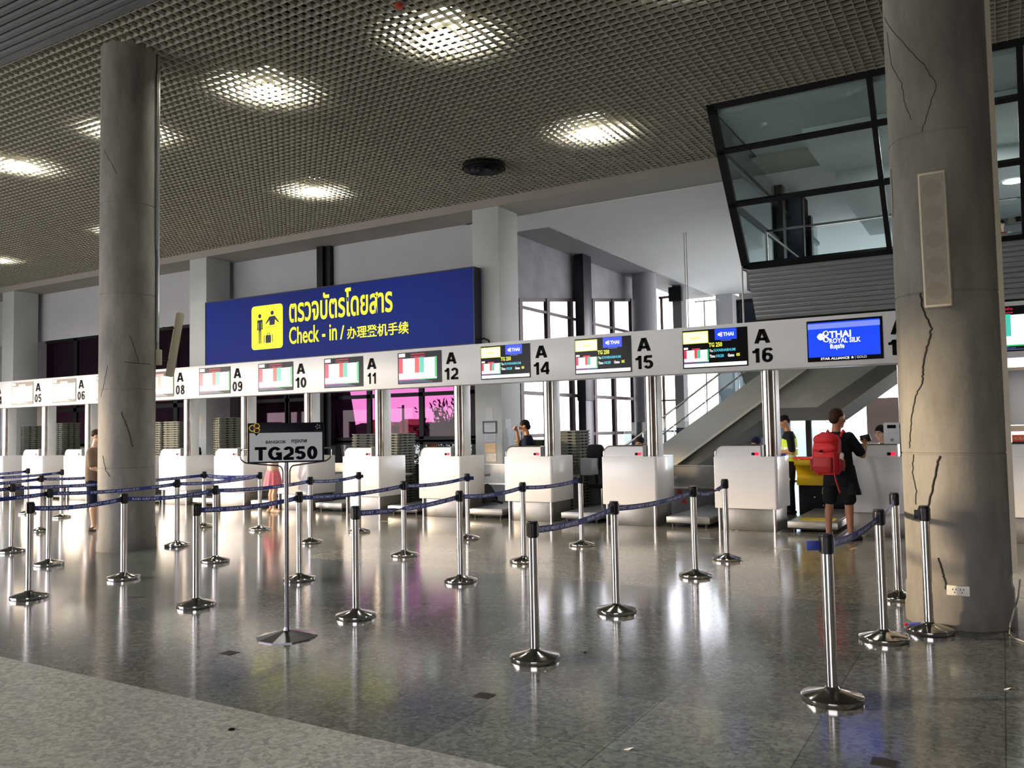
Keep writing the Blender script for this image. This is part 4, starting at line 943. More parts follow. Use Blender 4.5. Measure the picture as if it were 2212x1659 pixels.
g = MB(); g.box(-2.8, 5.5, 18.4, 23.6, 6.5, 7.08); struct('ceiling_bulkhead', g, mat('mezz_bulk', lin(205, 210, 212), .8))
# dark cabinet with a glazed blue front, seen through the glass
t = thing('blue_display_cabinet', 'dark framed cabinet with blue panel inside the mezzanine room', 'cabinet', (-3.2, 20.4, zB))
q0 = at(1701, 470, Y=20.4); q1 = at(1737, 470, Y=20.4); zc1 = at(1715, 375, Y=20.4).z; zc0 = zB-.05
g = MB(); g.box(q0.x-.35, q0.x, 20.3, 20.9, zc0, zc1+.0); g.box(q0.x, q1.x, 20.35, 20.4, zc1-.06, zc1); g.box(q1.x-.05, q1.x, 20.3, 20.9, zc0, zc1); g.build('frame', DARK, t)
g = MB(); g.box(q0.x, q1.x, 20.45, 20.9, zc0, zc1-.06); g.build('blue_panel', mat('blue_panel', (.012, .035, .085), .3), t)
g = MB(); zl = at(1715, 490, Y=20.4).z; g.box(q0.x-.2, q1.x-.02, 20.42, 20.46, zl-.16, zl+.16); g.build('lettered_band', mat('band_navy', (.008, .010, .06), .4), t)
# glass balustrade and handrail inside
t = thing('balustrade', 'steel handrail and glass balustrade just inside the mezzanine window', 'railing', (-3.6, 17.2, zB-.05))
ha, hb = at(1655, 500, Y=17.2), at(1905, 470, Y=17.2)
g = MB(); g.tube([ha, Vector((5.6, 17.2, ha.z))], .025, 10); g.build('handrail', CHROME, t, True)
g = MB(); g.cyl((ha.x, 17.2, zB-.05), ha, .03, 12); g.build('post', BRUSH, t, True)
g = MB(); g.tube([ha, Vector((ha.x+.9, 20.5, ha.z-.9))], .02, 8); g.build('stair_rail', BRUSH, t, True)
g = MB(); g.box(ha.x+.1, 5.6, 17.195, 17.205, zB, ha.z-.08); g.build('glass_sheet', glass('rail_glass', (.85, .92, .92)), t)
g = MB(); g.box(-2.6, -1.6, 16.9, 17.0, zB-.05, zB+.02); g.build('shoe', DBRUSH, t)
# lamps of the mezzanine room (round recessed panels)
for i, (x, y) in enumerate(((-.6, 17.3), (2.2, 17.3), (.4, 19.9), (3.2, 20.4))):
    zz = 6.855 if y < 18.4 else 6.495
    t = thing('panel_light', 'recessed round light in the mezzanine ceiling, %s' % ['front left', 'front right', 'rear left', 'rear right'][i], 'lamp', (x, y, zz), 'mezzanine ceiling lights')
    g = MB(); g.lathe([(.19, 0), (.20, -.012), (.22, -.012), (.22, .002)], (x, y, zz), 24, False); g.build('ring', REFL, t, True)
    g = MB(); g.cyl((x, y, zz-.004), (x, y, zz+.001), .19, 24); g.build('diffuser', mat('panel_glow', (1, 1, 1), .5, emit=(1, 1, .95), es=80.), t)
# louvred apron below the glass
t = thing('louvre_apron', 'grey horizontal louvres below the leaning mezzanine window', 'louvre', ((MX0+MX1)/2, 16.3, 3.6))
n = 11; LV = mat('louvre_grey', lin(150, 153, 156), .45, .2, var=.05)
for i in range(n):
    z = 3.62+i*(4.60-3.62)/n; xl = MX0+.02+.14*(1-i/n)
    g = MB(); g.prism([(16.28, z), (16.33, z-.004), (16.36, z+.03), (16.33, z+.070), (16.26, z+.078), (16.245, z+.045)], 'x', xl, MX1); g.build('slat', LV, t)
g = MB()
for x in (-4.0, -2.9, -1.75, -.6, .6): g.box(x-.03, x+.03, 16.36, 16.42, 3.6, 4.62)
g.build('carrier', DARK, t); g = MB(); g.box(MX0+.15, MX1, 16.6, 16.65, 3.55, 4.62); g.build('backing', mat('backing_dark', (.04, .042, .045), .8), t)
g = MB(); g.box(MX0+.15, MX1, 16.4, 24, 3.44, 3.50); struct('ceiling_lower', g, mat('lower_ceiling', lin(165, 158, 145), .8))
# ------------------------------------------------------------------ staircase with landing behind counters A 15 - A 17
SY = 17.5
def SQ(px, py): q = at(px, py, Y=SY); return (q.x, q.z)
edge = [SQ(1464, 1001), SQ(1624.5, 882.5), SQ(1764, 879.7), SQ(1960, 745)]
slopeL = (edge[1][1]-edge[0][1])/(edge[1][0]-edge[0][0]); footx = edge[0][0]-(edge[0][1]-.0)/slopeL
slope2 = (edge[3][1]-edge[2][1])/(edge[3][0]-edge[2][0]); topx = edge[2][0]+(3.9-edge[2][1])/slope2
thk = .33
low = [(footx+.45, 0), (edge[1][0]+.13, edge[1][1]-thk*.8), (edge[2][0]+.16, edge[2][1]-thk*.8), (topx+.35, 3.9)]
g = MB(); g.prism([(footx, 0), edge[1], edge[2], (topx, 3.9)]+low[::-1], 'y', SY+.05, SY+2.6)
t = thing('staircase', 'concrete staircase with landing rising to the right behind the desks', 'stairs', (edge[1][0], SY, 0))
g.build('slab', mat('stair_slab', lin(104, 104, 100), .8, var=.08, scale=1), t)  # darker grey stands in for the shadow on the slab edge
tl = [SQ(1425, 964), SQ(1560, 867), SQ(1636, 812)]; ts = (tl[2][1]-tl[0][1])/(tl[2][0]-tl[0][0])
up0 = (footx-.25, 0); topl = (tl[2][0]+.9, tl[2][1]+.9*ts)
STW = mat('stair_wall', lin(178, 180, 176), .75, var=.04, scale=1)
g = MB(); g.prism([(footx-.02, 0), edge[1], (edge[1][0]+1.9, edge[1][1]+1.9*slopeL), (tl[2][0]+1.5, tl[2][1]+1.5*ts), tl[0], (tl[0][0]-1.1, tl[0][1]-1.1*ts), (footx-.5, 0)], 'y', SY, SY+.12); g.build('near_stringer', STW, t)
g = MB(); g.prism([edge[1], edge[2], (topx, 3.9), (topx-3.4, 3.9), (edge[1][0]-.3, edge[1][1]+.9)], 'y', SY+.16, SY+.30); g.build('parapet', mat('stair_parapet', lin(166, 168, 162), .75, var=.04), t)
g = MB(); g.bar((footx-.02, SY-.02, .0), (edge[1][0]+1.9, SY-.02, edge[1][1]+1.9*slopeL), .03, .05); g.build('edge_strip', mat('stair_edge', lin(205, 203, 190), .6), t)
# steps (behind the stringer)
g = MB(); ns = 11
for i in range(ns):
    x0 = footx+.1+(edge[1][0]-footx)*i/ns; z1 = edge[1][1]*(i+1)/ns+.04; g.box(x0, x0+(edge[1][0]-footx)/ns+.02, SY+.3, SY+2.5, z1-.2, z1)
g.build('steps', mat('step_grey', lin(140, 140, 136), .7), t)
# glass balustrade on the first flight
rl = [SQ(1425, 905), SQ(1600, 771)]; rs = (rl[1][1]-rl[0][1])/(rl[1][0]-rl[0][0])
r0 = (tl[0][0]-.9, rl[0][1]-(rl[0][0]-tl[0][0]+.9)*rs); r1 = (rl[1][0]+1.2, rl[1][1]+1.2*rs)
g = MB(); g.tube([(r0[0], SY+.06, r0[1]), (r1[0], SY+.06, r1[1])], .022, 10); g.build('handrail', BRUSH, t, True)
d1 = .36
g = MB(); g.tube([(r0[0], SY+.06, r0[1]-d1), (r1[0], SY+.06, r1[1]-d1)], .016, 8); g.build('lower_rail', BRUSH, t, True)
g = MB(); g.prism([(r0[0], r0[1]-.05), (r1[0], r1[1]-.05), (r1[0], r1[1]-.95), (r0[0], r0[1]-.95)], 'y', SY+.055, SY+.065); g.build('glass_sheet', glass('rail_glass', (.85, .92, .92)), t)
for i in range(5):
    x = r0[0]+.5+i*.72; z = r0[1]+(x-r0[0])*rs
    g = MB(); g.bar((x, SY+.04, z-.02), (x+.02, SY+.04, z-.85), .018, .03); g.build('baluster', BRUSH, t)
# ------------------------------------------------------------------ bright room and partitions under the stairs
window('lit_wall_window', 'Y', 24.0, -7.2, -2.9, 0, 3.4, [-6.2, -5.4, -4.6, -3.9], [2.1], glass('bluish_glass', (.55, .66, .70), .05), mat('pale_frame', lin(210, 212, 210), .5), .07)  # glazed opening added in place of a brightly lit white wall
g = MB(); q0, q1 = at(1872, 900, Y=21.0), at(1960, 900, Y=21.0); g.box(q0.x, q1.x+1.5, 21.0, 21.12, 0, at(1880, 860, Y=21).z); struct('wall_partition', g, mat('pinkish_panel', lin(205, 180, 176), .6, var=.06, scale=.8))
g = MB(); q2 = at(1748, 950, Y=19.5); g.box(q2.x-.07, q2.x+.05, 19.5, 19.6, 0, 1.75); struct('window_post', g, mat('bronze_frame', lin(82, 74, 62), .5))
g = MB(); g.box(-8.2, -3.6, 19.55, 19.57, .0, 1.7); o = struct('window_12', g, glass('frosted_door', (.42, .50, .53), .08))
# yellow tipping bin
t = thing('yellow_bin', 'yellow open-fronted bin on a black base behind the scale at A 17', 'bin', (-2.7, 14.95, 0)); yl = mat('bin_yellow', lin(235, 190, 15), .45, var=.04)
bx0_, bx1_ = at(1719, 1020, Y=14.9).x, at(1719, 1020, Y=14.9).x+1.05
zt_, zm_, zb_ = at(1740, 995, Y=14.9).z, at(1740, 1005, Y=14.9).z, at(1740, 1049, Y=14.9).z
g = MB(); g.prism([(14.86, zm_), (14.84, zt_), (15.6, zt_+.02), (15.6, zb_), (14.94, zb_), (14.98, (zm_+zb_)/2)], 'x', bx0_, bx1_); g.build('tub', yl, t, False, .012)
g = MB(); g.box(bx0_-.01, bx1_+.01, 14.82, 14.9, zm_-.005, zt_+.01); g.build('rim', yl, t, False, .01)
g = MB(); g.box(bx0_+.02, bx1_+.2, 14.98, 15.6, .0, zb_); g.build('base', BLACKP, t, False, .01)
g = MB()
for a, b in ((.28, .34), (.42, .2), (.44, .3)): g.cyl((bx0_+a, 14.975, b), (bx0_+a, 14.985, b), .012, 10)
g.build('rivets', BRUSH, t)
q = at(1735, 992, Y=15.2); g = MB(); g.box(q.x-.14, q.x+.16, 15.05, 15.4, zt_+.015, zt_+.05); tag(g.build('red_folder', mat('folder_red', lin(215, 60, 45), .5)), 'flat red folder lying on the yellow bin', 'folder')
# items on the counters at the right
q = at(1925, 968, Y=12.82); t = thing('paper_notice', 'white notice with a black header standing on counter A 17', 'notice', (q.x, 12.82, 1.288))
X0, X1 = at(1909, 940, Y=12.82).x, at(1945, 940, Y=12.82).x; Z1 = at(1925, 913, Y=12.82).z
g = MB(); g.prism(rrect(X0, X1, 1.288, Z1, .015, 3), 'y', 12.82, 12.826); g.build('sheet', mat('notice_white', lin(225, 228, 232), .4), t)
g = MB(); a, b = at(1916, 918, Y=12.815), at(1935, 925, Y=12.815); g.box(a.x, b.x, 12.814, 12.82, b.z, a.z); g.build('header', BLK, t)
fit_text('line', 'passport and ticket', X0+.03, X1-.02, Z1-.155, Z1-.14, 12.817, mat('pale_print', lin(150, 155, 165), .6, var=0), t, .0, .0005, 1)
g = MB(); c = ((X0+X1)/2, Z1-.24); g.prism([(c[0]+(.03 if i % 2 == 0 else .017)*math.sin(i*PI/5), c[1]+(.03 if i % 2 == 0 else .017)*math.cos(i*PI/5)) for i in range(10)], 'y', 12.815, 12.819); g.build('star', mat('pale_print', lin(150, 155, 165), .6, var=0), t)
g = MB(); g.box(X0+.02, X1-.02, 12.80, 12.86, 1.286, 1.294); g.build('foot', mat('notice_white', lin(225, 228, 232), .4), t)
q = at(1890, 962, Y=12.75); g = MB(); g.box(q.x-.11, q.x+.05, 12.73, 12.86, 1.287, 1.305); tag(g.build('passport_tray', mat('passport_white', lin(240, 240, 245), .3)), 'white flat tray on counter A 17 left of the notice', 'tray')  # plain white tray, no emission
q = at(2200, 947, Y=12.9); t = thing('closed_sign', 'orange CLOSED placard on the counter right of the column', 'sign', (q.x, 12.9, 1.288))
x0 = at(2186, 947, Y=12.9).x; zt2 = at(2200, 939, Y=12.9).z; zb2 = at(2200, 954, Y=12.9).z
g = MB(); g.box(x0, x0+.36, 12.9, 12.91, zb2, zt2); g.build('plate', mat('closed_orange', lin(225, 95, 50), .5), t)
fit_text('word', 'CLOSED', x0+.03, x0+.33, zb2+.03, zt2-.03, 12.897, mat('closed_letters', lin(250, 200, 180), .5, var=0), t, .02)
g = MB(); g.box(x0, x0+.36, 12.88, 12.95, 1.286, zb2); g.build('stand', BLACKP, t)
q = at(2190, 860, Y=13.05); t = thing('glass_screen', 'dark glass screen over the counter right of the column', 'screen', (q.x+.6, 13.05, 1.28))
g = MB(); g.box(q.x-.2, 2.4, 13.04, 13.05, at(2200, 918, Y=13.05).z, at(2200, 800, Y=13.05).z); g.build('sheet', mat('dark_pane', (.015, .018, .02), .12), t)
g = MB(); g.box(q.x-.2, 2.4, 13.02, 13.07, at(2200, 932, Y=13.05).z, at(2200, 919, Y=13.05).z); g.box(q.x-.2, 2.4, 13.02, 13.07, at(2200, 800, Y=13.05).z, at(2200, 793, Y=13.05).z); g.box(q.x-.2, q.x-.15, 13.02, 13.07, 1.28, at(2200, 793, Y=13.05).z); g.build('frame', CREAM, t)
# ------------------------------------------------------------------ notices on the pillars, chair and desk things
def notice_on(px0, py0, px1, py1, lb, m, frame=None, lines=0, Y=17.138):
    a, b = at(px0, py0, Y=Y), at(px1, py1, Y=Y); t = thing('wall_notice', lb, 'notice', ((a.x+b.x)/2, Y, b.z))
    g = MB(); g.box(a.x, b.x, Y-.006, Y, b.z, a.z); g.build('sheet', m, t)
    if frame:
        g = MB(); w = .035
        for q in ((a.x-w, a.x, b.z-w, a.z+w), (b.x, b.x+w, b.z-w, a.z+w), (a.x, b.x, a.z, a.z+w), (a.x, b.x, b.z-w, b.z)): g.box(q[0], q[1], Y-.02, Y, q[2], q[3])
        g.build('frame', frame, t)
    if lines:
        g = MB()
        for i in range(lines): z = a.z+(b.z-a.z)*(i+1)/(lines+1); g.box(a.x+.04, b.x-.04, Y-.0075, Y-.006, z-.006, z+.006)
        g.build('print', mat('pale_print', lin(150, 155, 165), .6, var=0), t)
PAP = mat('paper', lin(214, 217, 220), .6, var=.02)
notice_on(1049, 880, 1065, 907, 'plain white sheet on the pillar, highest of its column of notices', PAP)
notice_on(1046, 913, 1071, 933, 'black framed notice on the pillar between A 12 and A 14', PAP, mat('frame_dark', lin(70, 72, 84), .5), 5)
notice_on(1048, 938, 1071, 953, 'pale sheet with small print below the framed notice', PAP, None, 3)
notice_on(1048, 958, 1071, 977, 'orange tinted sheet low on the pillar between A 12 and A 14', mat('paper_orange', lin(240, 205, 160), .6, var=.12, scale=8))
notice_on(1050, 980, 1072, 997, 'white sheet with grey marks, lowest on the pillar', mat('paper_marked', lin(228, 222, 214), .6, var=.2, scale=9))
for q, lb in (((423, 899, 436, 914), 'cream notice with two dark dots on the pillar behind A 09, the highest'), ((423, 917, 435, 935), 'greenish notice on the pillar behind A 09'), ((423, 938, 435, 948), 'small grey notice on the pillar behind A 09'), ((423, 951, 434, 968), 'white notice on the pillar behind A 09, the lowest')):
    notice_on(*q, lb, PAP if 'cream' not in lb else mat('paper_cream', lin(228, 214, 190), .6))
Xp = -10.318
for i, (a0, b0_, a1, b1) in enumerate(((1091, 905, 1104, 925), (1095, 926, 1110, 944), (1097, 945, 1108, 962))):
    a, b = at(a0, b0_, X=Xp), at(a1, b1, X=Xp); g = MB(); g.box(Xp, Xp+.005, a.y, b.y, b.z, a.z)
    tag(g.build('wall_notice', PAP), ['highest', 'middle', 'lowest'][i]+' pale sheet on the shaded side of the pillar by A 14', 'notice')
q = at(1285, 985, Y=14.6); t = thing('office_chair', 'black office chair with a rounded back behind the desk at A 15', 'chair', (q.x, 14.2, 0)); zt3 = at(1285, 960, Y=14.0).z
o = Vector((at(1285, 985, Y=14.0).x, 14.0, 0)); t.location = o; ORG[t.name] = o; CH = mat('chair_black', (.018, .018, .02), .6)
g = MB(); g.prism(rrect(-.17, .17, .82, zt3, .10, 6), 'y', .0, .07); g.build('backrest', CH, t, True, .02, o)
g = MB(); g.prism(rrect(-.23, .23, .05, .50, .08, 5), 'z', .48, .56); g.build('seat', CH, t, True, .02, o)
g = MB(); g.bar((0, .08, .52), (0, .03, .9), .05, .02); g.build('back_post', BLACKP, t, False, 0, o); g = MB(); g.cyl((0, .26, .10), (0, .26, .49), .03, 12); g.build('gas_lift', CHROME, t, True, 0, o)
for i in range(5):
    a = i*2*PI/5; g = MB(); g.bar((0, .26, .11), (.28*math.cos(a), .26+.28*math.sin(a), .07), .035); lg = g.build('leg', BLACKP, t, False, 0, o)
    g = MB(); g.cyl((.28*math.cos(a)-.012, .26+.28*math.sin(a), .03), (.28*math.cos(a)+.012, .26+.28*math.sin(a), .03), .03, 12); g.build('castor', BLACKP, lg, True, 0, o)
g = MB(); a, b = at(1253, 991, Y=13.7), at(1278, 1008, Y=13.7); g.box(a.x, b.x, 13.7, 14.0, .742, a.z); tag(g.build('desk_printer', mat('printer_grey', lin(160, 165, 170), .5), None, False, .01), 'grey box shaped printer on the desk behind counter A 14', 'printer')
g = MB(); a, b = at(1251, 981, Y=13.8), at(1296, 990, Y=13.8)
# dark bag by the scale at A 12
q = at(1064, 1080, Y=13.9); t = thing('black_bag', 'soft black bag slumped on the scale between A 12 and A 14', 'bag', (q.x, 13.9, .172))
g = MB(); g.lathe([(.02, 0), (.20, .01), (.21, .08), (.15, .20), (.08, .32), (.02, .36)], Vector((q.x-.12, 13.9, .174)), 14); g.build('body', mat('bag_black', (.012, .012, .013), .7, bump=.4, scale=12), t, True)
g = MB(); g.tube([Vector((q.x+.0, 13.85, .25)), Vector((q.x+.18, 13.82, .20)), Vector((q.x+.28, 13.8, .185))], .022, 8); g.build('strap', mat('bag_black', (.01, .01, .01)), t, True)
# shrub and planting outside the tinted glass
random.seed(11)
def shrub(cx, cy, h, w, lb, dens, leafl):
    t = thing('shrub', lb, 'plant', (cx, cy, -.35)); m1 = mat('dark_leaf', (.012, .022, .012), .6, var=.3)
    g = MB(); k = 0
    for i in range(dens):
        a = random.uniform(0, 2*PI); r_ = w*math.sqrt(random.random()); z = -.3+(h*.72+.3)*random.random()**.8
        c = Vector((cx+r_*math.cos(a), cy+r_*.6*math.sin(a), z)); d = Vector((math.cos(a)*random.uniform(.2, 1), math.sin(a)*.5, random.uniform(-.2, .9))).normalized(); s = d.cross(Vector((random.uniform(-1, 1), random.uniform(-1, 1), .3))).normalized(); l = leafl*random.uniform(.6, 1.2)
        g.add([c, c+d*l*.5+s*l*.16, c+d*l, c+d*l*.5-s*l*.16], [(0, 1, 2, 3)])
    for i in range(26):
        a = random.uniform(.15, PI-.15); b0_ = Vector((cx+random.uniform(-.5, .5)*w, cy, h*.62)); tip = b0_+Vector((math.cos(a)*w*.85, random.uniform(-.2, .2), math.sin(a)*h*.40))
        for j in range(9):
            p = b0_.lerp(tip, (j+2)/10); d = (tip-b0_).normalized()+Vector((random.uniform(-.9, .9), random.uniform(-.3, .3), random.uniform(-.7, .5))); d.normalize(); s = d.cross(Vector((0, 1, 0))).normalized(); l = leafl*random.uniform(1.0, 1.9)
            g.add([p, p+d*l*.5+s*l*.13, p+d*l, p+d*l*.5-s*l*.13], [(0, 1, 2, 3)])
    g.build('foliage', m1, t)
    for i in range(5): g = MB(); g.tube([(cx+random.uniform(-.2, .2), cy, -.35), (cx+random.uniform(-.4, .4)*w, cy, h*.4), (cx+random.uniform(-.7, .7)*w, cy, h*.8)], .025, 6); g.build('stem', mat('stem_dark', (.02, .016, .012), .8), t)
p = at(970, 920, Y=19.9); shrub(p.x, 19.9, 2.35, 1.15, 'dark leafy shrub outside the tinted window beside the pillar', 2600, .13)
p = at(940, 962, Y=20.6); shrub(p.x, 20.8, .95, 2.4, 'low green planting outside the clear low window behind A 12', 900, .16)
p = at(1190, 935, Y=30); 
g = MB(); a, b = at(922, 956, Y=19.4), at(943, 968, Y=19.4); g.box(a.x, b.x, 19.4, 19.43, b.z-.05, a.z+.0); tag(g.build('orange_board', mat('board_orange', lin(245, 130, 60), .5)), 'small orange notice board outside the low window behind A 12', 'board')
# ------------------------------------------------------------------ people
class Prim(MB):
    def cap(s, a, b, ra, rb, n=18):
        a, b = Vector(a), Vector(b); h = (b-a).length; P = [(ra*math.sin(i*PI/12), -ra*math.cos(i*PI/12)) for i in range(0, 7)]
        P[0] = (.0006, -ra); Q = [(rb*math.cos(i*PI/12), h+rb*math.sin(i*PI/12)) for i in range(0, 7)]; Q[-1] = (.0006, h+rb)
        return s.lathe(P+Q, a, n, True, (b-a) if h > 1e-6 else (0, 0, 1))
    def ell(s, c, r, rot=None, n=20):
        k = len(s.v); R = rot or Matrix.Identity(3); c = Vector(c)
        s.lathe([(max(math.sin(i*PI/12), .002), -math.cos(i*PI/12)) for i in range(13)], (0, 0, 0), n)
        for i in range(k, len(s.v)): v = Vector(s.v[i]); s.v[i] = tuple(c+R @ Vector((v.x*r[0], v.y*r[1], v.z*r[2])))
        return s
    def loft(s, rings, n=28, pw=2.3):
        k = len(s.v)
        for c, rx, ry in rings:
            for i in range(n):
                a = 2*PI*i/n; ca, sa = math.cos(a), math.sin(a)
                s.v.append((c[0]+rx*math.copysign(abs(ca)**(2/pw), ca), c[1]+ry*math.copysign(abs(sa)**(2/pw), sa), c[2]))
        for j in range(len(rings)-1):
            for i in range(n): s.f.append((k+j*n+i, k+j*n+(i+1) % n, k+(j+1)*n+(i+1) % n, k+(j+1)*n+i))
        s.f.append(tuple(k+i for i in range(n-1, -1, -1))); s.f.append(tuple(k+(len(rings)-1)*n+i for i in range(n)))
        return s
def blob(name, prim, material, parent, T, voxel=.009, it=5):
    me = prim.mesh(name); o = bpy.data.objects.new('tmp', me); COL.objects.link(o)
    r = o.modifiers.new('r', 'REMESH'); r.mode = 'VOXEL'; r.voxel_size = voxel; r.use_smooth_shade = True
    sm = o.modifiers.new('s', 'SMOOTH'); sm.iterations = it; sm.factor = .5
    dg = bpy.context.evaluated_depsgraph_get(); dg.update()
    m2 = bpy.data.meshes.new_from_object(o.evaluated_get(dg)); bpy.data.objects.remove(o); bpy.data.meshes.remove(me)
    m2.materials.clear(); m2.transform(T); m2.name = name
    for p in m2.polygons: p.use_smooth = True
    q = link(name, m2, material, parent); return q
def hand(P, w, d, nrm_, thumb, curl=.5, s=1.):
    """palm from wrist w along d; nrm_ = back of the hand; thumb = side towards the thumb; fingers curl away from nrm_"""
    w, d, nn, th = Vector(w), Vector(d).normalized(), Vector(nrm_).normalized(), Vector(thumb).normalized()
    P.cap(w, w+d*.03*s, .024*s, .030*s)
    for k in range(4): P.cap(w+d*.02*s+th*(.026-.017*k)*s, w+d*.082*s+th*(.030-.020*k)*s, .013*s, .0105*s)
    for k, l in enumerate((.072, .080, .074, .058)):
        p = w+d*.088*s+th*(.030-.020*k)*s; dd = d.copy(); r_ = .0092*s
        for j in range(3):
            a = curl*(.5+.35*j); dd = (dd*math.cos(a)-nn*math.sin(a)).normalized(); nn2 = nn
            q = p+dd*l*s*(.44, .31, .25)[j]; P.cap(p, q, r_, r_*.92, 10); p = q; r_ *= .92
    p = w+d*.025*s+th*.028*s; dd = (d*.62+th*.7-nn*.35).normalized()
    for j in range(2):
        q = p+dd*.036*s; P.cap(p, q, .0115*s, .0100*s, 10); p = q; dd = (dd+d*.35-nn*.25).normalized()
def head(P, c, f, up=(0, 0, 1), s=1.):
    """head centred at c looking along f"""
    f = Vector(f).normalized(); up = Vector(up); r = f.cross(up).normalized(); up = r.cross(f).normalized()
    R = Matrix((r, f, up)).transposed(); c = Vector(c); L = lambda x, y, z: c+R @ Vector((x*s, y*s, z*s))
    P.ell(L(0, -.012, .028), (.076*s, .095*s, .088*s), R); P.ell(L(0, .02, -.035), (.060*s, .070*s, .085*s), R); P.ell(L(0, .055, -.085), (.034*s, .03*s, .026*s), R)
    P.cap(L(0, .094, .012), L(0, .110, -.022), .008*s, .013*s); P.ell(L(0, .085, .028), (.05*s, .014*s, .010*s), R)
    P.ell(L(0, .086, -.054), (.024*s, .012*s, .010*s), R)
    for q in (-1, 1): P.ell(L(q*.076, -.008, -.005), (.010*s, .022*s, .032*s), R); P.ell(L(q*.04, .062, -.02), (.022*s, .02*s, .022*s), R)
    return L, R
def face(parent, L, R, T, s=1.):
    for q in (-1, 1):
        g = Prim(); g.ell(L(q*.031, .083, .006), (.014*s, .010*s, .008*s), R, 12); e = g.build('eye', mat('eye_white', (.75, .73, .70), .3), parent); e.data.transform(T)
        g = Prim(); g.ell(L(q*.031, .091, .006), (.006*s, .004*s, .006*s), R, 10); i = g.build('iris', mat('iris_dark', (.02, .012, .008), .2), e); i.data.transform(T)
        g = Prim(); g.cap(L(q*.045, .084, .026), L(q*.016, .094, .029), .004*s, .004*s, 8); b = g.build('eyebrow', HAIRB, parent); b.data.transform(T)
HAIRB = mat('hair_black', (.010, .008, .007), .55, var=.2, scale=60); HAIRN = mat('hair_brown', (.045, .022, .012), .55, var=.3, scale=60)
SKT = mat('skin_tan', lin(176, 122, 88), .5, var=.05, scale=8); SKL = mat('skin_light', lin(214, 168, 138), .5, var=.05, scale=8); SKM = mat('skin_mid', lin(190, 138, 100), .5, var=.05, scale=8)
def frame(x, y, z, heading): return Matrix.Translation((x, y, z)) @ Matrix.Rotation(heading, 4, 'Z')
def leg(P, hip, knee, ank, s=1., up=.085, th=True):
    if th: P.cap(hip, knee, up*s, .055*s)
    k, a = Vector(knee), Vector(ank); c = k.lerp(a, .30)+Vector((0, -.018, 0)); P.cap(k, c, .053*s, .057*s); P.cap(c, a, .055*s, .034*s)
def foot(P, ank, d, l=.24):
    a = Vector(ank); d = Vector(d).normalized(); h = Vector((a.x, a.y, .038))-d*.045; t_ = h+d*(l-.05); P.cap(h, h+d*.08, .040, .040); P.cap(h+d*.06, Vector((t_.x, t_.y, .030)), .044, .028); P.cap((a.x, a.y, .05), a, .04, .038)
